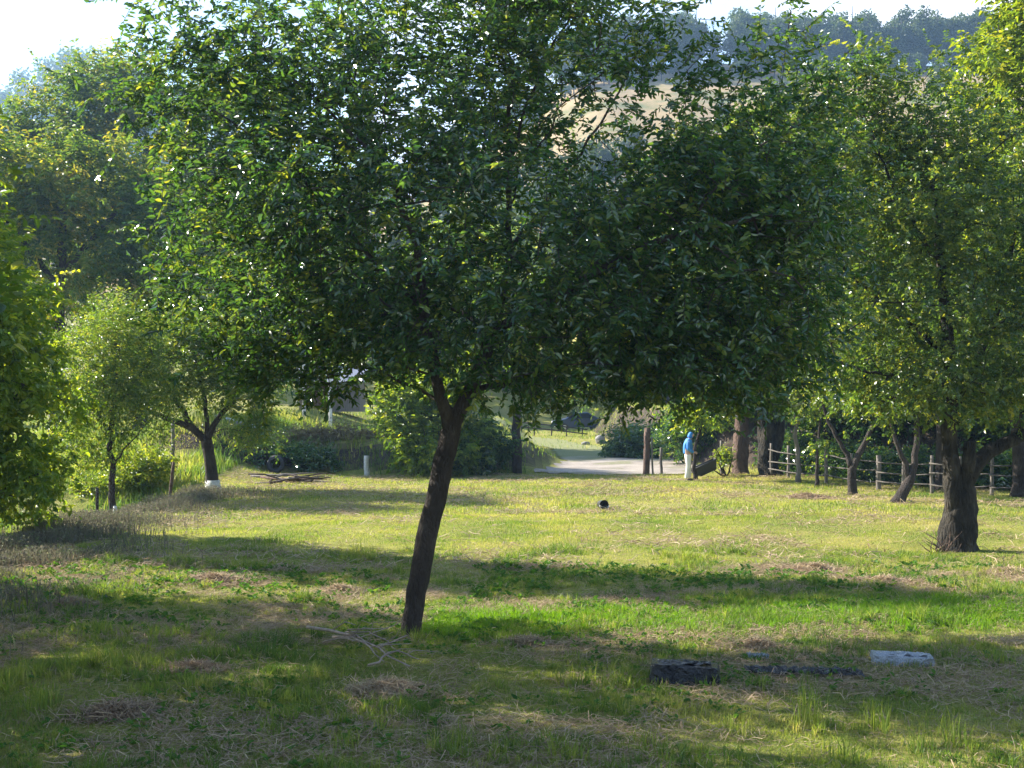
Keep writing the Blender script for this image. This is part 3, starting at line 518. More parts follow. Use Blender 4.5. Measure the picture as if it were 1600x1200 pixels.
# --- middle-distance trees beyond the road
mids = [(560, 112, 380, 95, 'leaf_mid', 'behind the pale poles'), (690, 112, 340, 95, 'leaf_bright', 'behind the hazel bush'), (790, 118, 340, 95, 'leaf_bright', 'straight up the road left of the car'), (960, 92, 520, 85, 'leaf_mid', 'overhanging the parked car'),
        (1040, 92, 400, 95, 'leaf_mid', 'on the bank right of the car'), (470, 128, 215, 120, 'leaf_mid', 'rising over the left terrace'), (1090, 98, 270, 120, 'leaf_bright', 'high behind the tall trunks'), (1240, 92, 200, 130, 'leaf_yellow', 'pale, above the left of the fence'),
        (1400, 88, 190, 130, 'leaf_yellow', 'pale, above the right of the fence'), (1530, 84, 210, 140, 'leaf_yellow', 'pale, behind the old tree'), (1680, 80, 300, 140, 'leaf_mid', 'past the right edge up the slope'), (20, 100, 250, 110, 'leaf_far', 'behind the walnut trees'), (-120, 80, 300, 140, 'leaf_mid', 'past the left edge behind the walnuts'),
        (330, 124, 190, 120, 'leaf_mid', 'between the walnuts and the hill'), (600, 132, 250, 110, 'leaf_far', 'at the foot of the hill, centre left'), (870, 134, 235, 110, 'leaf_far', 'at the foot of the hill, centre'), (745, 126, 270, 90, 'leaf_mid', 'low at the foot of the hill, centre')]
for i, (px, D, tpy, rx_, lm, where) in enumerate(mids):
    b = G(px, D); bpy_ = CY-(b[2]-H)/D*F; hh = bpy_-tpy; c = tpy+hh*.45
    tree('broadleaf_tree', 'full leafy tree %s' % where, D, px, [(px, bpy_-hh*.3), (px+5, bpy_-hh*.6), (px+3, tpy+hh*.2)], .3, .08, [],
         [(px, c, rx_*.8, hh*.42, 3.2), (px-rx_*.45, c+hh*.12, rx_*.5, hh*.3, 2.6), (px+rx_*.5, c+hh*.08, rx_*.5, hh*.32, 2.6)], 150, 1900, .34, lm, 'bark', 100+i, group='leafy trees beyond the meadow', Lw=.5, shoot=.9, spread=1.2)

# --- wooded ridge: one tree of each kind, then copies
def ridge_proto(seed, h, w_, lm):
    root = empty('forest_tree', (0, 0, 0), 'x', 'tree'); r = np.random.default_rng(seed); mb = MB(); lb = MB()
    mb.tube([(0, 0, -.5), (.1, 0, h*.4), (.2, .1, h*.9)], [.28, .2, .05], n=6)
    cs = []
    for k in range(9): 
        a = r.uniform(0, 6.28); zc = r.uniform(.32, .92)*h; rr = w_*(.62 if zc < .75*h else .35)*r.uniform(.5, 1)
        cs.append((rr*math.cos(a), rr*math.sin(a), zc)); mb.tube([(.1, 0, zc*.7), cs[-1]], [.1, .03], n=4)
    cs = np.array(cs); n = 1500; c = cs[r.integers(0, len(cs), n)]; v = nrm(r.normal(size=(n, 3)))*(r.random((n, 1))**.5)*np.array([w_*.42, w_*.42, h*.15])
    nn = nrm(r.normal(0, .7, (n, 3))+[0, 0, .6]); V = leaf_verts(c+v, r.normal(size=(n, 3)), nn, r.uniform(.35, .75, n), r.uniform(.25, .5, n))
    lb.add(V, (np.arange(n)[:, None, None]*6+LQ[None]).reshape(-1, 4), None, np.clip(np.repeat(r.normal(.4, .2, n), 6), 0, 1))
    mb.build('trunk', M['bark'], root); lb.build('crown', M[lm], root, smooth=False); return root
def dup(root, loc, rz=0, sc_=1, label=None, group=None, cat=None):
    r = root.copy(); col.objects.link(r); r.location = [float(v) for v in loc]; r.rotation_euler = (0, 0, rz); r.scale = (sc_,)*3 if not isinstance(sc_, tuple) else sc_
    if label: r['label'] = label
    if group: r['group'] = group
    for ch in [c for c in root.children]:
        c = ch.copy(); col.objects.link(c); c.parent = r
    return r
protos = [ridge_proto(1, 12, 4.2, 'leaf_far'), ridge_proto(2, 11, 4.6, 'leaf_far'), ridge_proto(3, 14, 3.8, 'leaf_far'), ridge_proto(4, 8, 4.4, 'leaf_far')]
rg = np.random.default_rng(5); used = [False]*4; lab = 'hazy tree in the forest along the top of the hill'
for k in range(360):
    row = k % 6; px = 120+(k//6)*25+rg.uniform(-14, 14); D = [300, 308, 316, 291, 296, 304][row]+rg.uniform(-3, 3); x = (px-CX)/F*D
    if (px < 900 and rg.random() < .35) or (row in (3, 4) and rg.random() < .1) or (row not in (3, 4) and abs(px-1105) < 14) or (row < 3 and px < 900 and rg.random() < .5): continue
    p_i = 3 if row in (3, 4) else int(rg.integers(0, 3)); loc = (x, D, float(zg(x, D))-.2); s_ = rg.uniform(.78, 1.22)*(.55 if row in (3, 4) else 1.0)
    if not used[p_i]:
        pr = protos[p_i]; pr.location = loc; pr.scale = (s_,)*3; pr['label'] = lab; pr['group'] = 'forest trees on the ridge'; used[p_i] = True
    else: dup(protos[p_i], loc, rg.uniform(0, 6.28), s_, lab, 'forest trees on the ridge')
# scattered trees on the tan hillside below the ridge
for k, (px, D, s_) in enumerate([(1130, 236, .62), (1290, 205, .8), (1215, 248, .7), (870, 196, .85), (905, 214, .6), (1395, 262, .7), (1470, 240, .9), (1540, 215, .9), (760, 150, 1.1), (830, 160, 1.1), (900, 152, 1.1), (960, 165, 1.0), (860, 178, 1.1), (790, 185, 1.1), (930, 186, 1.1), (1000, 180, .9), (700, 160, 1.1), (980, 205, .9), (760, 215, 1.0), (640, 170, 1.1), (560, 160, 1.1), (840, 225, .9), (1030, 150, .9), (700, 190, .9), (640, 215, .8), (520, 170, .9), (400, 180, 1), (300, 150, .9), (1350, 180, .8)]):
    x = (px-CX)/F*D; dup(protos[k % 4], (x, D, float(zg(x, D))-.2), k*1.3, s_, 'lone rounded tree on the tan hillside below the forest', 'lone trees on the tan hillside')
# far blue woodland on the left hill
n0 = 900; tx = rg.uniform(-330, 20, n0); ty = rg.uniform(480, 640, n0); crest_t = np.interp(tx/600*F+CX, [-900, -200, 60, 130, 200, 330, 600, 1000], [100, 125, 158, 163, 152, 110, 60, 0])+2.5*np.sin(tx*.06)
tz = crest_t*sm((ty-470)/140)-.2*np.clip(ty-610, 0, 200); k = 70; c = np.repeat(np.stack([tx, ty, tz+5], 1), k, 0); n = n0*k
c = c+nrm(rg.normal(size=(n, 3)))*(rg.random((n, 1))**.5)*np.array([5, 5, 6.5])
V = leaf_verts(c, rg.normal(size=(n, 3)), rg.normal(0, .7, (n, 3))+[0, 0, .6], rg.uniform(1.2, 2.4, n), rg.uniform(.9, 1.6, n))
tag(mesh('woodland', V, [(np.arange(n)[:, None, None]*6+LQ[None]).reshape(-1, 4)], M['leaf_far'], tint=np.clip(np.repeat(rg.normal(.4, .2, n), 6), 0, 1), smooth=False), kind='stuff', label='hazy blue woodland covering the far left hill')

# ------------------------------------------------------------ grass, straw, herbs, weeds
_vg = {}
def vn(x, y, scale, seed):                          # smooth value noise 0..1
    if seed not in _vg: _vg[seed] = np.random.default_rng(900+seed).random((128, 128))
    g = _vg[seed]; u = x/scale+40; v = y/scale+40; i = np.floor(u).astype(int); j = np.floor(v).astype(int); fu = u-i; fv = v-j; fu = fu*fu*(3-2*fu); fv = fv*fv*(3-2*fv)
    a = g[i % 128, j % 128]; b = g[(i+1) % 128, j % 128]; c = g[i % 128, (j+1) % 128]; d = g[(i+1) % 128, (j+1) % 128]
    return (a*(1-fu)+b*fu)*(1-fv)+(c*(1-fu)+d*fu)*fv
def wedge(n, y0, y1, m=1.0, r=rng):
    y = np.sqrt(r.uniform(y0*y0, y1*y1, n)); return r.uniform(-1, 1, n)*(.43*y+m), y
def straw_amt(x, y): return sm((.55*vn(x, y, 2.3, 1)+.45*vn(x, y, .6, 2)-.47)/.18)
def blades(x, y, h, wd, tint, z=None, lean=.35, r=rng, simple=False):
    n = len(x); z = zg(x, y)-.01 if z is None else z; a = r.uniform(0, 6.283, n); s_ = np.stack([np.cos(a), np.sin(a), 0*a], 1)*wd[:, None]*.5
    ld = r.uniform(0, 6.283, n); l = np.stack([np.cos(ld), np.sin(ld), 0*ld], 1)*(h*np.abs(r.normal(0, lean, n)))[:, None]; B = np.stack([x, y, z], 1); up = np.array([0, 0, 1.])*h[:, None]
    if simple:
        return np.stack([B-s_, B+s_, B+up+l], 1).reshape(-1, 3), None, np.arange(n*3).reshape(-1, 3), np.repeat(tint, 3)
    Mi = B+up*.55+l*.35; V = np.stack([B-s_, B+s_, Mi+s_*.75, Mi-s_*.75, B+up+l*1.1], 1).reshape(-1, 3); k = np.arange(n)[:, None]*5
    return V, k+np.array([[0, 1, 2, 3]]), k+np.array([[3, 2, 4]]), np.repeat(tint, 5)
gm = MB()
def keep(x, y, p): m = rng.random(len(x)) < p; return x[m], y[m]
x, y = wedge(230000, 8.0, 16.5); st = straw_amt(x, y); x, y = keep(x, y, 1-.75*st); g = vn(x, y, .8, 3)
gm.add(*blades(x, y, (.025+.055*g*g)*rng.uniform(.5, 1.3, len(x)), rng.uniform(.004, .008, len(x)), np.clip(.42+.45*(vn(x, y, 1.6, 5)-.5)+rng.normal(0, .15, len(x)), 0, 1), lean=.7))
# separate tufts of longer, coarser blades
tx, ty = wedge(17000, 8.0, 22); dn = vn(tx, ty, .9, 21)*.6+vn(tx, ty, .3, 22)*.4; m = dn > .44; tx, ty, dn = tx[m], ty[m], dn[m]; nb = 13
hh = (.04+.30*(dn-.44))*rng.uniform(.6, 1.4, len(tx)); tt = np.clip(.25+.35*vn(tx, ty, 1.1, 23)+rng.normal(0, .12, len(tx)), 0, 1)
x = np.repeat(tx, nb)+rng.normal(0, .022, len(tx)*nb); y = np.repeat(ty, nb)+rng.normal(0, .022, len(tx)*nb)
gm.add(*blades(x, y, np.repeat(hh, nb)*rng.uniform(.5, 1.2, len(x)), rng.uniform(.006, .012, len(x)), np.clip(np.repeat(tt, nb)+rng.normal(0, .08, len(x)), 0, 1), lean=.6))
x, y = wedge(210000, 16, 29); st = straw_amt(x, y); x, y = keep(x, y, 1-.6*st); g = vn(x, y, 1.0, 3)
gm.add(*blades(x, y, (.03+.05*g*g)*rng.uniform(.5, 1.3, len(x)), rng.uniform(.009, .015, len(x)), np.clip(.50+.5*(vn(x, y, 2.2, 5)-.5)+rng.normal(0, .14, len(x)), 0, 1), simple=True))
x, y = wedge(170000, 28, 48, 2); g = vn(x, y, 1.4, 3)
m = ~((y > 47.3) & (x > -.5) & (x < 7.6)); x, y, g = x[m], y[m], g[m]
gm.add(*blades(x, y, (.03+.07*g)*rng.uniform(.5, 1.3, len(x)), rng.uniform(.016, .028, len(x)), np.clip(.60+.5*(vn(x, y, 2.6, 5)-.5)+rng.normal(0, .14, len(x)), 0, 1), simple=True))
x, y = wedge(60000, 47, 100, 5); m = (x > np.interp(y, [48, 52, 78, 100], [7.6, 7.2, 5.4, 3])) | (x < np.interp(y, [46.6, 50, 55, 72, 88], [-.3, .8, 1.9, 1.5, -4])) | ((y > 66) & (rng.random(len(x)) < .3)); x, y = x[m], y[m]
gm.add(*blades(x, y, rng.uniform(.06, .28, len(x)), rng.uniform(.03, .06, len(x)), np.clip(rng.normal(.45, .2, len(x)), 0, 1), simple=True))
# lush strip right of the leaning tree
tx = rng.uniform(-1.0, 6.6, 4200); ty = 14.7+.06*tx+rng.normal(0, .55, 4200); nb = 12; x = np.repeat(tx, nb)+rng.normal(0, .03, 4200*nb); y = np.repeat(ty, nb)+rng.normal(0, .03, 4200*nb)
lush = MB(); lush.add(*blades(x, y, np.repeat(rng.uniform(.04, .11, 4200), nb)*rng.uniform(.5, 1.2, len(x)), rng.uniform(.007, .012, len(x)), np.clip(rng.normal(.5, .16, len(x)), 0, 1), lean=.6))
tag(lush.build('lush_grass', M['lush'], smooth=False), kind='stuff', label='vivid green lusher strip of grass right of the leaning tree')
# tall tufts
tufts = [(1265, 1125, .34, 26), (1262, 1100, .3, 14), (1372, 1130, .26, 30), (1490, 1150, .24, 26), (1440, 1160, .2, 20), (20, 1080, .24, 60), (60, 1120, .2, 50), (1150, 1140, .18, 30), (900, 1190, .16, 30), (720, 1170, .18, 30), (650, 1120, .15, 30), (1190, 1075, .16, 40), (1115, 1068, .16, 20), (1560, 1040, .16, 40), (540, 1180, .16, 30), (1320, 1180, .2, 30), (470, 1100, .15, 30), (1060, 1110, .14, 30), (1010, 1160, .14, 30),
         (560, 860, .3, 18), (580, 870, .28, 12), (430, 850, .3, 14), (415, 860, .26, 12), (710, 870, .2, 12), (985, 975, .2, 12), (960, 985, .18, 10), (1080, 990, .16, 16), (1240, 935, .15, 14), (628, 996, .14, 14), (655, 997, .16, 16), (642, 1000, .12, 16), (665, 990, .12, 10), (1025, 1068, .12, 14), (1090, 1068, .14, 16), (1380, 1044, .10, 14), (1440, 1042, .12, 14), (1260, 1066, .13, 16)]
for (px, py, h, n) in tufts:
    D = F*H/(py-CY); x = (px-CX)/F*D+rng.normal(0, .06, n*2); y = D+rng.normal(0, .10, n*2)
    gm.add(*blades(x, y, h*rng.uniform(.5, 1.1, len(x)), rng.uniform(.006, .010, len(x)), np.clip(rng.normal(.42, .12, len(x)), 0, 1), lean=.28))
tag(gm.build('grass', M['grass'], smooth=False), kind='stuff', label='short green and yellowish meadow grass with taller tufts')
# broad-leaved herbs and clover between the grass
n = 5000; x, y = wedge(n, 8.3, 20); dn = vn(x, y, 1.3, 8)*.6+vn(x, y, .35, 9)*.4; m = dn > .52; x, y = x[m], y[m]; n = len(x); k = 6
a = rng.uniform(0, 6.283, (n, k)); el = rng.uniform(.1, 1.0, (n, k)); Dd = np.stack([np.cos(a)*np.cos(el), np.sin(a)*np.cos(el), np.sin(el)], -1)
O = np.stack([x, y, zg(x, y)+.01], 1)[:, None]+rng.normal(0, .025, (n, k, 3))*[1, 1, .3]+[0, 0, .02]; S_ = (.022+.045*rng.random((n, k))**2)*(1+np.maximum(0, y-12)/14)[:, None]
V = leaf_verts(O.reshape(-1, 3), Dd.reshape(-1, 3), rng.normal(0, .3, (n*k, 3))+[0, 0, 1], S_.reshape(-1), (S_*.62).reshape(-1))
tag(mesh('herbs', V, [(np.arange(n*k)[:, None, None]*6+LQ[None]).reshape(-1, 4)], M['herb'], tint=np.clip(np.repeat(rng.normal(.5, .2, n*k), 6), 0, 1), smooth=False), kind='stuff', label='low broad-leaved herbs and clover growing in the grass')
# cut straw lying in patches
def strands(x, y, z, Ln, wd, r=rng, tilt=.25, tint=None):
    n = len(x); a = r.uniform(0, 6.283, n); e = r.normal(0, tilt, n); d = np.stack([np.cos(a)*np.cos(e), np.sin(a)*np.cos(e), np.sin(e)], 1); s_ = nrm(np.cross(d, r.normal(0, .4, (n, 3))+[0, 0, 1]))*wd[:, None]*.5
    B = np.stack([x, y, z], 1); c = B+r.normal(0, .12, (n, 3))*Ln[:, None]; V = np.stack([B-d*Ln[:, None]*.5-s_, B-d*Ln[:, None]*.5+s_, c+s_, c-s_, B+d*Ln[:, None]*.5+s_*.6, B+d*Ln[:, None]*.5-s_*.6], 1).reshape(-1, 3); k = np.arange(n)[:, None]*6
    ti = np.clip(r.normal(.5, .2, n), 0, 1) if tint is None else tint
    return V, np.vstack([k+[[0, 1, 2, 3]], k+[[3, 2, 4, 5]]]), None, np.repeat(ti, 6)
sm_ = MB()
x, y = wedge(190000, 8.0, 20); st = straw_amt(x, y); x, y = keep(x, y, .12+.88*st)
sm_.add(*strands(x, y, zg(x, y)+.01+.03*rng.random(len(x)), rng.uniform(.05, .20, len(x)), rng.uniform(.003, .007, len(x))))
x, y = wedge(70000, 19, 46); st = straw_amt(x, y); x, y = keep(x, y, .12+.85*st); m = y < 46; x, y = x[m], y[m]
sm_.add(*strands(x, y, zg(x, y)+.02+.03*rng.random(len(x)), rng.uniform(.12, .35, len(x)), rng.uniform(.008, .018, len(x))))
tag(sm_.build('straw', M['straw'], smooth=False), kind='stuff', label='thin dry cut straw scattered over the meadow')
# dry weeds on the left edge of the meadow
n = 42000; y = rng.uniform(12, 36, n); x = -9.1-.2*np.sin(y*.5)+rng.normal(0, .9, n)+1.6*sm((25-y)/8); p = vn(x, y, .9, 12); m = p > .35; x, y, p = x[m], y[m], p[m]
wm = MB(); wm.add(*blades(x, y, (.12+.42*(p-.3))*rng.uniform(.5, 1.2, len(x)), rng.uniform(.008, .018, len(x)), np.clip(rng.normal(.42, .2, len(x)), 0, 1), lean=.4))
n = 30000; y = rng.uniform(12, 36, n); x = -9.1+rng.normal(0, .9, n)+1.6*sm((25-y)/8); p = vn(x, y, .9, 12); m = p > .4; x, y, p = x[m], y[m], p[m]; n = len(x)
V = leaf_verts(np.stack([x, y, zg(x, y)+rng.random(n)*(.1+.5*(p-.3))], 1), rng.normal(size=(n, 3)), rng.normal(0, .6, (n, 3))+[0, 0, 1], rng.uniform(.03, .07, n), rng.uniform(.015, .04, n))
wm.add(V, (np.arange(n)[:, None, None]*6+LQ[None]).reshape(-1, 4), None, np.clip(np.repeat(rng.normal(.45, .25, n), 6), 0, 1))
tag(wm.build('weeds', M['weed'], smooth=False), kind='stuff', label='grey-brown dry weeds along the left edge of the meadow')
# tangle of undergrowth in the ditch and on the slopes
n = 60000; y = rng.uniform(20, 62, n); x = np.where(rng.random(n) < .6, rng.uniform(-24, -9.6, n), rng.uniform(-16, .5, n)); p = vn(x, y, 1.5, 14); m = ((x < -9.8) | (y > 46.2)) & (p > .3) & ~((x > -.5) & (y > 52)); x, y, p = x[m], y[m], p[m]
um = MB(); um.add(*blades(x, y, (.15+.5*p*p)*rng.uniform(.5, 1.2, len(x)), rng.uniform(.02, .05, len(x)), np.clip(.35+.5*(vn(x, y, 3, 15)-.4)+rng.normal(0, .15, len(x)), 0, 1), lean=.4))
tag(um.build('undergrowth', M['grass'], smooth=False), kind='stuff', label='rough undergrowth in the left ditch and on the bank')
# raked hay heaps
heaps = [(335, 908, .62, .10, 'dark flat raked heap of cut grass in the shade left of the leaning tree'), (530, 918, .42, .10, 'small raked heap of hay just left of the leaning trunk'), (110, 950, .50, .12, 'heap of hay beside the dry weeds at the left edge'),
         (1272, 893, .42, .10, 'pale sunlit straw heap in the right half of the meadow'), (1380, 916, .30, .07, 'small sunlit straw heap between the pale heap and the old tree'), (1262, 778, .75, .14, 'low reddish heap of dry grass in front of the fence, far right of the person'),
         (1578, 897, .42, .08, 'straw heap right of the old thick tree'), (600, 1085, .40, .07, 'straw heap in the foreground below the dead branches'), (175, 1128, .38, .06, 'brownish straw heap at the bottom left'), (300, 1058, .32, .06, 'small brown heap left of the dead branches'), (820, 1003, .30, .06, 'shaded tuft of cut straw right of the leaning tree foot'), (1180, 1010, .2, .05, 'small straw wisp behind the plastic packages')]
for i, (px, py, rr, hh, lb) in enumerate(heaps):
    D = F*H/(py-CY); c = G(px, D, 0); r = np.random.default_rng(300+i); mb = MB(); n = int(2600*min(1, rr/.4)) if D < 25 else 1800
    a = r.uniform(0, 6.28, n); d = np.abs(r.normal(0, .55, n))*(.75+.5*vn(np.cos(a)*2+i*3, np.sin(a)*2, .8, 30)); x = c[0]+d*rr*np.cos(a); y = c[1]+d*rr*np.sin(a)*.8; z = zg(x, y)+.7*hh*np.exp(-d*d*2.2)*r.uniform(.2, 1, n)*(.6+.8*vn(x*3, y*3, .5, 20))
    ti = np.clip(r.normal(.42 if i in (0, 2, 8, 9, 5) else .62, .22, n), 0, 1)
    mb.add(*strands(x, y, z, r.uniform(.08, .28, n), r.uniform(.004, .009, n)*(1 if D < 16 else D/14), r, .3, ti))
    o = mb.build('hay_heap', M['straw'], None, False, c); tag(o, lb, 'hay heap', 'raked hay heaps on the meadow')
# dead branches in the foreground
for i, (a, b_, r0) in enumerate([((480, 995), (640, 1062), .014), ((520, 1010), (600, 1055), .010), ((540, 1002), (625, 1040), .007), ((575, 1060), (655, 1052), .009), ((505, 1018), (590, 1040), .006)]):
    Pa = [np.array([(p[0]-CX)/F*(F*H/(p[1]-CY)), F*H/(p[1]-CY)]) for p in (a, b_)]; r = np.random.default_rng(i); t = np.linspace(0, 1, 9); xy = Pa[0]+(Pa[1]-Pa[0])*t[:, None]; xy[1:-1] += r.normal(0, .025, (7, 2))
    pts = np.column_stack([xy, zg(xy[:, 0], xy[:, 1])+.075+.09*np.sin(t*3.1)]); mb = MB(); r0 *= 1.35; mb.tube(pts, np.linspace(r0, r0*.4, 9), n=6)
    for k_ in (2, 4, 6): mb.tube([pts[k_], pts[k_]+[r.uniform(-.1, .25), r.uniform(-.15, .15), r.uniform(.02, .12)], pts[k_]+[r.uniform(.1, .4), r.uniform(-.25, .25), r.uniform(.02, .15)]], [r0*.5, r0*.4, r0*.2], n=4)
    tag(mb.build('dead_branch', M['wood_dead'], None, True, pts[0]), ['longest dead branch, bleached, lying left of the leaning tree foot', 'dead branch lying in the middle of the tangle', 'thin dead branch nearest the leaning tree in the tangle', 'dead branch pointing right at the near end of the tangle', 'thinnest dead twig at the left of the tangle'][i], 'branch', 'dead branches on the grass')

# ------------------------------------------------------------ posts, fences, poles
def post(name, label, cat, px, D, h, r0, m='wood_grey', lean=(0, 0), group=None, n=8, parent=None, seed=0, split=False):
    b = G(px, D, -.15); mb = MB(); z = np.linspace(0, 1, 7)[:, None]; pts = b+z*np.array([lean[0], lean[1], h+.15]); pts[1:-1, :2] += np.random.default_rng(int(px)).normal(0, r0*.12, (5, 2))
    mb.tube(pts, np.linspace(r0, r0*.86, 7), n=n, lump=.07, seed=int(px)); o = mb.build(name, M[m], parent, True, b if parent is None else parent.location[:])
    return tag(o, label, cat, group) if parent is None else o
post('gate_post', 'thick dark wooden gate post on the left side of the road mouth', 'post', 808, 46.6, 2.35, .19, 'bark', n=10, group='gate posts')
post('gate_post', 'thick weathered gate post at the right side of the road mouth', 'post', 1009, 46.3, 1.72, .13, 'bark_brown', lean=(.06, 0), n=10, group='gate posts')
post('stake', 'thin pale stake leaning against the right gate post', 'stake', 1020, 46.2, 1.4, .035, 'wood_grey', lean=(-.04, 0))
post('stake', 'short pale stake between the right gate post and the person', 'stake', 1033, 47.2, 1.0, .06, 'wood_grey')
post('stake', 'white-painted square stake at the back edge of the meadow by the hazel', 'stake', 573, 46.2, .72, .11, 'white_paint', n=4)
post('stake', 'white post in the ditch right of the lush left tree', 'stake', 180, 33.0, .9, .06, 'white_paint')
post('stake', 'thin dark stake just left of the white ditch post', 'stake', 152, 32.0, 1.5, .045, 'bark')
post('stake', 'crooked brown stake between the white ditch post and the whitewashed tree', 'stake', 263, 36.0, 1.2, .05, 'bark_brown', lean=(.15, 0))
post('stake', 'taller thin stake on the slope behind the crooked stake', 'stake', 270, 42.0, 1.8, .07, 'wood_grey')
post('stake', 'thin grey stake at the foot of the tall trunks left of the fence', 'stake', 1127, 46, 1.25, .05, 'wood_grey')
post('pole', 'pale pole on the left terrace, the taller and nearer the hazel', 'pole', 516, 60, 3.6, .085, 'pole_white', n=10, group='pale poles on the left terrace')
post('pole', 'pale pole on the left terrace, the one further left', 'pole', 475, 61, 3.6, .085, 'pole_white', n=10, group='pale poles on the left terrace')
fr = empty('rail_fence', G(1340, 40, 0), 'weathered wooden rail fence closing the right back side of the meadow', 'fence')
fps = [(1205, 44.6, 1.15), (1232, 43.4, 1.1), (1291, 41.0, 1.35), (1330, 39.8, 1.05), (1373, 38.4, 1.05), (1412, 37.6, 1.0), (1456, 36.9, 1.1), (1500, 36.2, 1.1), (1550, 35.6, 1.1), (1610, 35, 1.1), (1670, 34.5, 1.1)]
for (px, D, h) in fps: post('post', None, None, px, D, h, .055 if px != 1373 else .085, 'wood_grey', parent=fr)
mbs = []
for lev in (.28, .58, .88):
    for a, b_ in zip(fps[::2], fps[2::2]):
        A = G(a[0]-4, a[1]-.09, lev+random.uniform(-.04, .05)); B = G(b_[0]+4, b_[1]-.09, lev+random.uniform(-.04, .05)); t = np.linspace(0, 1, 7)[:, None]; pts = A+(B-A)*t; pts[:, 2] -= .04*np.sin(t[:, 0]*3.14)+.01*np.random.default_rng(int(a[0]+lev*100)).normal(0, 1, 7)
        mb = MB(); mb.tube(pts, np.linspace(.023, .016, 7), n=6); mb.build('rail', M['wood_old'], fr, True, fr.location[:])
f2 = empty('rail_fence', G(858, 90, 0), 'low dark rail fence across the grass beyond the gravel road', 'fence')
for px in (815, 835, 862, 885, 910):
    post('post', None, None, px, 90, .62, .05, 'bark', parent=f2)
for lev in (.18, .5):
    mb = MB(); A = G(806, 89.9, lev); B = G(918, 89.9, lev-.04); mb.tube([A, (A+B)/2+[0, 0, .03], B], [.045, .045, .04], n=6); mb.build('rail', M['bark'], f2, True, f2.location[:])
# --- stones
def rock(name, label, cat, c, size, seed, m='stone', group=None, parent=None):
    r = np.random.default_rng(seed); nu, nv = 14, 9; th = np.linspace(0, 2*np.pi, nu, endpoint=False); ph = np.linspace(.15, np.pi-.15, nv)
    K = nrm(r.normal(size=(7, 3))); V = []
    for p in ph:
        for t_ in th:
            d = np.array([math.sin(p)*math.cos(t_), math.sin(p)*math.sin(t_), math.cos(p)]); f = min(1.0, 1/max(.2, (K@d).max())*.80); V.append(d*f*(1+r.normal(0, .02))*np.array(size))
    V = np.array(V); i = np.arange(nv-1)[:, None]*nu; j = np.arange(nu)[None]; j2 = (j+1) % nu; q_ = np.stack([i+j, i+nu+j, i+nu+j2, i+j2], -1).reshape(-1, 4)
    V = np.vstack([V, V[:nu].mean(0), V[-nu:].mean(0)]); t_ = [(nu*nv, k, (k+1) % nu) for k in range(nu)]+[(nu*nv+1, nu*(nv-1)+(k+1) % nu, nu*(nv-1)+k) for k in range(nu)]
    o = mesh(name, V+np.array(c), [q_, np.array(t_)], M[m], None, None, False, c); return tag(o, label, cat, group)
rock('boulder', 'pale rounded boulder at the right verge where the gravel road bends', 'stone', G(938, 75, .18), (.34, .3, .32), 3)
rock('boulder', 'small pale stone left of the boulder at the road bend', 'stone', G(915, 74, .08), (.26, .2, .16), 4)
for k, (px, sz, wh) in enumerate([(338, .22, 'leftmost'), (356, .26, 'second from the left'), (374, .20, 'third from the left'), (392, .25, 'third from the right'), (408, .18, 'second from the right'), (424, .22, 'rightmost')]):
    rock('pale_stone', 'pale stone in the row along the top of the shaded bank, %s' % wh, 'stone', G(px, 49, .06), (sz, .16, .12), 10+k, 'white_paint' if k % 2 else 'stone', 'pale stones along the bank top')
# --- poles in a heap by the left bank
rb = np.random.default_rng(77)
for k in range(16):
    D = 40.3+rb.uniform(0, 2); px = rb.uniform(412, 488); c = G(px, D, .08+.28*rb.random()*(1-abs(px-450)/60)); a = rb.normal(.25, .5); l_ = rb.uniform(.5, 1.1); d = np.array([math.cos(a), math.sin(a), rb.normal(.10, .16)])*l_
    mb = MB(); r0 = rb.uniform(.018, .05); mb.tube([c-d, c-d*.3+rb.normal(0, .05, 3), c+d*.4+rb.normal(0, .05, 3), c+d], [r0, r0*.9, r0*.7, r0*.4], n=6, lump=.06)
    tag(mb.build('dead_branch', M[['wood_grey', 'bark', 'bark_brown'][k % 3]], None, True, c), 'rough dead branch in the loose brush pile by the left bank', 'branch', 'brush pile by the left bank')
# --- old tyre against the bank
M['rubber'] = plain('old rubber', (.03, .03, .032), (.015, .015, .016), 10, .7, .004, 30)
b = G(431, 46.4, 0); u = np.linspace(0, 2*np.pi, 28, endpoint=False); v = np.linspace(0, 2*np.pi, 10, endpoint=False); U, W_ = np.meshgrid(u, v, indexing='ij'); rr = .25+.085*np.cos(W_)
V = np.stack([rr*np.cos(U), .09*np.sin(W_)+.25*rr*np.sin(U), rr*np.sin(U)+.33], -1).reshape(-1, 3); i = np.arange(28)[:, None]; j = np.arange(10)[None]
tag(mesh('tyre', V+b, [np.stack([i*10+j, ((i+1) % 28)*10+j, ((i+1) % 28)*10+(j+1) % 10, i*10+(j+1) % 10], -1).reshape(-1, 4)], M['rubber'], None, None, True, b), 'old black tyre standing against the shaded left bank', 'tyre')
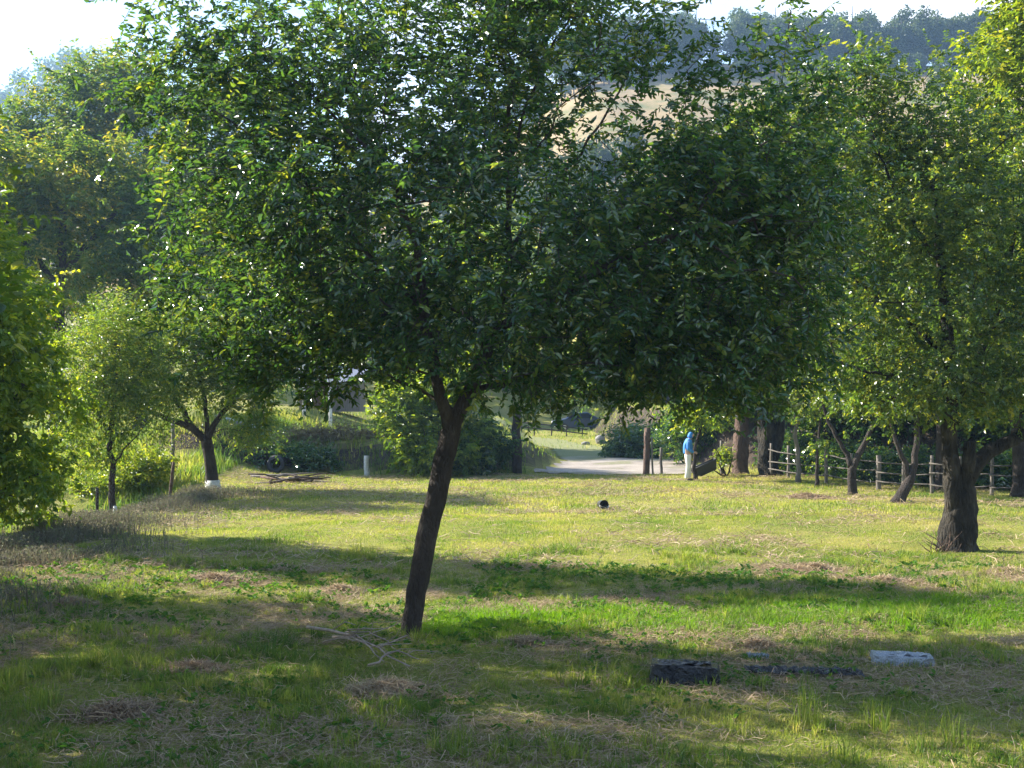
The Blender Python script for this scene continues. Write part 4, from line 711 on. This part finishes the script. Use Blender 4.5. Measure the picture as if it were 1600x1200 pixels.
# --- grey shed behind the pale poles
M['sheet'] = plain('blue-grey sheet roof', (.27, .29, .36), (.20, .22, .28), 3, .5, .004, 20); M['plank'] = plain('grey plank wall', (.22, .19, .17), (.10, .09, .08), 4, .9, .01, 14, stretch=(6, 6, .5))
b = G(520, 78, 0); sh = empty('shed', b, 'low shed with a blue-grey roof behind the pale poles', 'shed')
mb = MB(); mb.box(b+[0, 0, .9], (3.6, 3, 1.8)); mb.build('wall', M['plank'], sh, False, b[:])
mb = MB(); mb.box(b+[0, -.75, 2.25], (4.4, 2.1, .06), rx=R(28)); mb.box(b+[0, .93, 2.25], (4.4, 2.1, .06), rx=R(-28)); mb.build('roof', M['sheet'], sh, False, b[:])
mb = MB(); mb.box(b+[-.6, -1.53, .85], (.8, .06, 1.6)); mb.build('door', M['bark_brown'], sh, False, b[:])

# --- upturned bucket on the grass
M['blackp'] = plain('dark plastic', (.02, .022, .025), (.012, .012, .014), 6, .45); M['palep'] = plain('pale worn plastic', (.55, .56, .58), (.4, .4, .4), 9, .5)
D = F*H/(793-CY); b = G(941, D, 0); bk = empty('bucket', b, 'small dark bucket lying on its side alone in the sunlit grass', 'bucket', rz=.3)
mb = MB(); t = np.linspace(0, 2*np.pi, 17)[:-1]; rings = [(-.13, .085), (-.12, .09), (.12, .115), (.13, .12), (.12, .105), (-.10, .08)]
V = np.array([[rx_*np.cos(a), -zz, rx_*np.sin(a)+.115] for zz, rx_ in [(-.13, .001)]+rings+[(-.10, .001)] for a in t]); k = np.arange(7)[:, None]*16; j = np.arange(16)[None]; mb.add(V, np.stack([k+j, k+16+j, k+16+(j+1) % 16, k+(j+1) % 16], -1).reshape(-1, 4)); mb.build('shell', M['blackp'], bk)
mb = MB(); mb.tube([[.118*np.cos(a), -.135, .118*np.sin(a)+.115] for a in np.linspace(3.3, 6.1, 14)], .012, n=6); mb.build('rim', M['palep'], bk)
mb = MB(); mb.tube([[.12*np.cos(a), -.13-.10*np.sin(a), .115-.05*np.sin(a)] for a in np.linspace(0, 3.14, 12)], .004, n=5); mb.build('handle', M['palep'], bk)
# --- dark tub behind the person
b = G(1104, 44.6, 0); tb = empty('tub', b, 'dark tapered tub tipped up on the bare earth right of the person', 'tub')
def tray(c, L_, Wd, Hh, t_=.03):
    o = [(-L_/2, -Wd/2), (L_/2, -Wd/2*.9), (L_/2, Wd/2*.9), (-L_/2, Wd/2)]; V = []
    for s_, z in ((.72, 0), (1, Hh), (.95, Hh), (.68, t_)): V += [(x*s_, y*s_, z) for x, y in o]
    return np.array(V, float), [(0, 3, 2, 1)]+[(a*4+i, a*4+(i+1) % 4, a*4+4+(i+1) % 4, a*4+4+i) for a in range(3) for i in range(4)]+[(12, 13, 14, 15)]
V, f = tray(None, .95, .6, .34); ca, sa = math.cos(.42), math.sin(.42); V = V@np.array([[ca, 0, -sa], [0, 1, 0], [sa, 0, ca]]).T; V[:, 2] -= V[:, 2].min()-.0
mb = MB(); mb.add(V, f); mb.build('tray', M['blackp'], tb, False)
mb = MB(); rim = V[[4, 5, 6, 7, 4]]; [mb.tube([rim[i], rim[i+1]], .02, n=6) for i in range(4)]; mb.build('rim', M['rubber'], tb)

# --- black plastic packages in the foreground
def plastic(name, c1, rough, seed=0):
    m, nt, N, L, b = mat(name); tcn = N.new('ShaderNodeTexCoord'); n = noise(N, L, 5, 6, .6, tcn.outputs['Object']); v = N.new('ShaderNodeTexVoronoi'); v.inputs['Scale'].default_value = 7; L.new(n.outputs['Color'], v.inputs[0])
    bp = N.new('ShaderNodeBump'); bp.inputs['Distance'].default_value = .05; L.new(v.outputs[0], bp.inputs['Height']); L.new(bp.outputs[0], b.inputs['Normal']); b.inputs['Base Color'].default_value = (*c1, 1); b.inputs['Roughness'].default_value = rough; b.inputs['Specular IOR Level'].default_value = .9; return m
M['film'] = plastic('black stretch film', (.012, .012, .018), .14); M['film_grey_sheen'] = plastic('grey film with sky sheen colour', (.36, .40, .46), .22)  # grey scrap film; its pale colour also paints sky reflection on the flatter package
def package(label, px, py, L_, Wd, Hh, rz, seed, m, m2):
    D = F*H/(py-CY); b = G(px, D, -.015); r = np.random.default_rng(seed); nu, nw = 36, 26; mb = MB(); V = []; 
    for i in range(nu):
        u = i/(nu-1)*2-1; e = 1 if abs(u) < .9 else max(.02, math.sqrt(max(0, 1-((abs(u)-.9)/.1)**2)))
        for j in range(nw):
            a = j/nw*2*math.pi; ca, sa = math.cos(a), math.sin(a); pw = .17; y = math.copysign(abs(ca)**pw, ca)*Wd/2; z = math.copysign(abs(sa)**pw, sa)*Hh/2
            w_ = 1+.05*math.sin(a*3+i*.25)+.04*math.sin(i*.55+j*.9)+.008*r.normal(); V.append((u*L_/2*(1+.02*math.sin(a*2)), y*w_*(.5+.5*e), Hh/2+z*w_*(.25+.75*e)*(1-.16*u)))
    k = np.arange(nu-1)[:, None]*nw; j = np.arange(nw)[None]; q_ = np.stack([k+j, k+nw+j, k+nw+(j+1) % nw, k+(j+1) % nw], -1).reshape(-1, 4)
    V = np.vstack([V, np.mean(V[:nw], 0), np.mean(V[-nw:], 0)]); t_ = [(nu*nw, k_, (k_+1) % nw) for k_ in range(nw)]+[(nu*nw+1, nu*nw-nw+(k_+1) % nw, nu*nw-nw+k_) for k_ in range(nw)]
    mb.add(V, q_, t_); root = empty('plastic_package', b, label, 'package', 'plastic packages lying in the grass', rz); mb.build('wrap', M[m], root, False)
    fl = MB(); g = 9; X = np.linspace(-.42, .38, 14)*L_; 
    V = np.array([(x, -Wd/2*.2+Wd*.62*(t_-.3), Hh*1.03+.012*math.sin(x*40+t_*9)-.09*max(0, abs(t_-.4)-.42)*3+.006*r.normal()) for x in X for t_ in np.linspace(0, .85, g)])
    k = np.arange(13)[:, None]*g; j = np.arange(g-1)[None]; fl.add(V, np.stack([k+j, k+g+j, k+g+j+1, k+j+1], -1).reshape(-1, 4)); fl.build('loose_flap', M[m2], root, False)
package('boxy package in torn black plastic film lying in the shaded grass at lower right', 1070, 1062, .62, .30, .19, R(-9), 1, 'film', 'film')
package('flatter plastic package with pale sky sheen coloured into its wrap further right in the shade', 1410, 1036, .58, .30, .105, R(-10), 2, 'film_grey_sheen', 'film_grey_sheen')
def sheet(label, pxs, pys, seed, wd=.25, m='film'):
    r = np.random.default_rng(seed); D = [F*H/(p-CY) for p in pys]; A = np.array([(pxs[0]-CX)/F*D[0], D[0]]); B = np.array([(pxs[1]-CX)/F*D[1], D[1]]); n, g = 26, 10; V = []
    for i in range(n):
        c = A+(B-A)*i/(n-1)
        for j in range(g):
            y = (j/(g-1)-.5)*wd*(.6+.5*math.sin(i*.7+seed)**2); h = .02+.05*abs(math.sin(i*1.1+j*.5))*abs(math.sin(j*1.3+seed))+.015*r.random(); V.append((c[0]+r.normal(0, .006), c[1]+y, float(zg(c[0], c[1]+y))+h))
    k = np.arange(n-1)[:, None]*g; j = np.arange(g-1)[None]; mb = MB(); mb.add(np.array(V), np.stack([k+j, k+g+j, k+g+j+1, k+j+1], -1).reshape(-1, 4)); tag(mb.build('plastic_sheet', M[m], None, False, V[0]), label, 'sheet', 'scraps of plastic sheet in the grass')
sheet('crumpled strip of black plastic in the grass between the two packages', (1165, 1345), (1052, 1058), 3)
sheet('small crumpled grey plastic scrap right of the black package', (1168, 1200), (1030, 1032), 5, .12, 'film_grey_sheen')
# --- shoots at the foot of the old tree
b = G(1468, 22.0, 0); mb = MB(); r = np.random.default_rng(4)
for k in range(16):
    e = b+[r.normal(0, .18), r.normal(0, .1), r.uniform(.15, .40)]; o_ = b+[r.normal(0, .10), r.normal(0, .08), -.03]; mb.tube([o_, (o_+e)/2+r.normal(0, .03, 3), e], [.012, .009, .004], n=5)
tag(mb.build('root_shoots', M['bark_brown'], None, True, b), 'cluster of dry reddish root shoots at the left foot of the old tree', 'shoots')

# --- person in blue
M['skin'] = plain('skin', (.50, .33, .25), (.44, .28, .21), 20, .6); M['jacket'] = plain('blue jacket cloth', (.045, .24, .62), (.03, .17, .48), 7, .7, .006, 18)
M['trousers'] = plain('cream trousers cloth', (.72, .70, .62), (.58, .56, .50), 7, .85, .006, 14); M['shoe'] = plain('dark shoe', (.06, .05, .045), (.03, .03, .03), 9, .6); M['hair'] = plain('brown hair', (.06, .04, .03), (.03, .02, .015), 30, .7)
def skin(name, chains, m, parent, sub=2, root=0):
    vs_, es, rs = [], [], []
    for c in chains:
        prev = None
        for (p, r_) in c:
            kx = next((i for i, v in enumerate(vs_) if (Vector(v)-Vector(p)).length < 1e-4), None)
            if kx is None: vs_.append(p); rs.append(r_); kx = len(vs_)-1
            if prev is not None and prev != kx: es.append((prev, kx))
            prev = kx
    me = bpy.data.meshes.new(name); me.from_pydata(vs_, es, []); o = bpy.data.objects.new(name, me); col.objects.link(o); o.parent = parent
    md = o.modifiers.new('skin', 'SKIN'); md.use_smooth_shade = True; sv = me.skin_vertices if len(me.skin_vertices) else None
    if sv is None:
        bpy.context.view_layer.objects.active = o; bpy.ops.mesh.customdata_skin_add(); sv = me.skin_vertices
    for i, d in enumerate(sv[0].data): rr = rs[i] if isinstance(rs[i], tuple) else (rs[i], rs[i]); d.radius = rr; d.use_root = (i == root)
    ss = o.modifiers.new('sub', 'SUBSURF'); ss.levels = sub; ss.render_levels = sub; me.materials.append(M[m]); return o
pb = G(1075, 42.2, 0); pe = empty('person', pb, 'person in a bright blue hooded jacket and cream trousers standing with head bowed', 'person')
def Sd(s): # one side: s=-1 right (towards the camera)
    leg = [((0, 0, .90), (.13, .15)), ((0, s*.085, .84), .092), ((.02+.02*s, s*.10, .48), .062), ((-.015+.05*s, s*.10, .10), .040), ((.03+.05*s, s*.105, .035), .036), ((.15+.05*s, s*.12, .03), .030)]
    arm = [((.02, 0, 1.30), (.11, .15)), ((0, s*.165, 1.30), .062), ((-.02, s*.215, 1.06), .046), ((.15, s*.13, .96), .034), ((.215, s*.08, .945), .028)]
    return leg, arm
hd = [((0, 0, .90), (.13, .15)), ((-.01, 0, 1.10), (.11, .145)), ((.02, 0, 1.30), (.11, .15)), ((.055, 0, 1.40), .055), ((.085, 0, 1.44), .055), ((.12, 0, 1.49), (.085, .075)), ((.15, 0, 1.55), (.085, .072))]
ch = [hd]
for s_ in (-1, 1):
    l_, a_ = Sd(s_); ch += [l_, a_]; w_ = a_[-1][0]
    for f_, (dx, dz, ln) in enumerate([(.028, .020, 1.0), (.036, .006, 1.08), (.036, -.008, 1.0), (.028, -.020, .8)]):
        k0 = (w_[0]+dx*.6, w_[1]-s_*.004, w_[2]+dz); k1 = (w_[0]+dx*.6+.042*ln, w_[1]-s_*.012, w_[2]+dz*1.3-.012); k2 = (k1[0]+.022*ln, k1[1]-s_*.012, k1[2]-.026); ch.append([(w_, .028), (k0, .010), (k1, .009), (k2, .008)])
    ch.append([(w_, .028), ((w_[0]+.015, w_[1]-s_*.022, w_[2]+.028), .011), ((w_[0]+.045, w_[1]-s_*.035, w_[2]+.035), .009)])
ch.append([((.15, 0, 1.55), (.085, .072)), ((.222, 0, 1.515), .018)])      # nose
skin('body', ch, 'skin', pe)
jk = [[((0, 0, .86), (.155, .175)), ((-.005, 0, 1.0), (.145, .17)), ((-.01, 0, 1.14), (.14, .175)), ((.015, 0, 1.31), (.135, .175)), ((.05, 0, 1.41), .08)]]
for s_ in (-1, 1): jk.append([((.015, 0, 1.31), (.135, .175)), ((0, s_*.175, 1.305), .085), ((-.02, s_*.225, 1.06), .068), ((.13, s_*.14, .968), .052), ((.17, s_*.11, .955), .046)])
skin('jacket', jk, 'jacket', pe)
skin('hood', [[((.045, 0, 1.40), .09), ((.075, 0, 1.48), (.10, .10)), ((.10, 0, 1.56), (.10, .092)), ((.125, 0, 1.615), (.05, .05))]], 'jacket', pe)
tr = [[((0, 0, .94), (.135, .15)), ((0, 0, .86), (.14, .16))]]
for s_ in (-1, 1): tr.append([((0, 0, .86), (.14, .16)), ((0, s_*.09, .78), .108), ((.02+.02*s_, s_*.10, .48), .085), ((-.01+.05*s_, s_*.10, .14), .072), ((-.01+.05*s_, s_*.10, .07), .070)])
skin('trousers', tr, 'trousers', pe)
for s_ in (-1, 1): skin('shoe', [[((-.05+.05*s_, s_*.10, .045), .046), ((.04+.05*s_, s_*.108, .045), .046), ((.15+.05*s_, s_*.12, .035), .036)]], 'shoe', pe)
for s_ in (-1, 1): rock('eye', None, None, (.205, s_*.028, 1.545), (.010, .010, .008), 3, 'shoe').parent = pe

# --- car in the shade beyond the road
M['car'] = plain('dark blue paint', (.045, .07, .15), (.035, .06, .13), 2, .25); M['glass'] = plain('car glass', (.02, .025, .03), (.02, .025, .03), 2, .05); M['silver'] = plain('pale silver trim', (.6, .62, .65), (.5, .5, .52), 4, .3, metal=.4); M['lamp'] = plain('headlamp lens', (.8, .82, .85), (.7, .7, .7), 4, .1)
b = G(905, 99, 0); cr = empty('car', b, 'dark blue car parked side-on in the shade beyond the gravel road', 'car', rz=R(8))
prof = [(-2.0, .32), (-2.05, .62), (-1.95, .82), (-1.25, .95), (-.65, 1.42), (.55, 1.46), (1.35, 1.02), (1.95, .92), (2.05, .6), (2.0, .32)]
def slab(prof, ys_, ins): # cross sections with tumblehome
    n = len(prof); V = []
    for (y_, ind) in zip(ys_, ins): V += [(x*(1-ind*.1), y_*(1-.16*max(0, z-.95)/.5), z) for x, z in prof]
    q_ = [(a*n+i, a*n+(i+1) % n, (a+1)*n+(i+1) % n, (a+1)*n+i) for a in range(len(ys_)-1) for i in range(n)]
    me = bpy.data.meshes.new('body'); me.from_pydata(V, [], q_+[list(range(n))[::-1], [(len(ys_)-1)*n+i for i in range(n)]]); return me
me = slab(prof, [-.84, -.78, 0, .78, .84], [.35, 0, 0, 0, .35]); me.materials.append(M['car']); o = bpy.data.objects.new('body', me); col.objects.link(o); o.parent = cr; bv = o.modifiers.new('bevel', 'BEVEL'); bv.width = .05; bv.segments = 3
for x0, x1 in ((-1.05, -.12), (-.04, .98)):
    for s_ in (-1, 1):
        top = 1.36; mb = MB(); xa = x0+(.38 if x0 < -.5 else 0); xb = x1-(.42 if x1 > .5 else 0); yb_, yt = s_*.847, s_*.755
        mb.add(np.array([(x0, yb_, 1.0), (x1, yb_, 1.0), (xb, yt, top), (xa, yt, top), (x0, yb_*.97, 1.0), (x1, yb_*.97, 1.0), (xb, yt*.97, top), (xa, yt*.97, top)]), [(0, 1, 2, 3), (4, 7, 6, 5), (0, 4, 5, 1), (3, 2, 6, 7), (0, 3, 7, 4), (1, 5, 6, 2)]); mb.build('window', M['glass'], cr, False)
mb = MB(); mb.add(np.array([(-1.22, -.68, .985), (-1.22, .68, .985), (-.72, .64, 1.40), (-.72, -.64, 1.40), (-1.18, -.68, .96), (-1.18, .68, .96), (-.68, .64, 1.37), (-.68, -.64, 1.37)]), [(0, 1, 2, 3), (4, 7, 6, 5), (0, 4, 5, 1), (3, 2, 6, 7), (0, 3, 7, 4), (1, 5, 6, 2)]); mb.build('windscreen', M['glass'], cr, False)
for x_ in (-1.3, 1.28):
    for s_ in (-1, 1):
        mb = MB(); mb.tube([(x_, s_*.70, .31), (x_, s_*.72, .31), (x_, s_*.87, .31), (x_, s_*.89, .31)], [.26, .31, .31, .27], n=20); wh = mb.build('wheel', M['rubber'], cr, False); mb = MB(); mb.tube([(x_, s_*.86, .31), (x_, s_*.905, .31)], [.18, .17], n=12); mb.build('rim', M['silver'], wh, False)
for s_ in (-1, 1):
    mb = MB(); mb.box((-1.99, s_*.60, .70), (.12, .32, .16)); mb.build('headlight', M['lamp'], cr, False)
mb = MB(); mb.box((-2.0, 0, .42), (.14, 1.5, .16)); mb.build('bumper', M['silver'], cr, False)

# ------------------------------------------------------------ air
m = bpy.data.materials.new('haze'); m.use_nodes = True; N = m.node_tree.nodes; N.remove(N['Principled BSDF']); pv = N.new('ShaderNodeVolumePrincipled')
pv.inputs['Color'].default_value = (.42, .66, 1, 1); pv.inputs['Density'].default_value = .00042; pv.inputs['Anisotropy'].default_value = .3; m.node_tree.links.new(pv.outputs[0], N['Material Output'].inputs['Volume'])
mb = MB(); mb.box((0, 340, 58), (1240, 900, 240)); o = mb.build('haze', m, None, False); tag(o, kind='stuff')
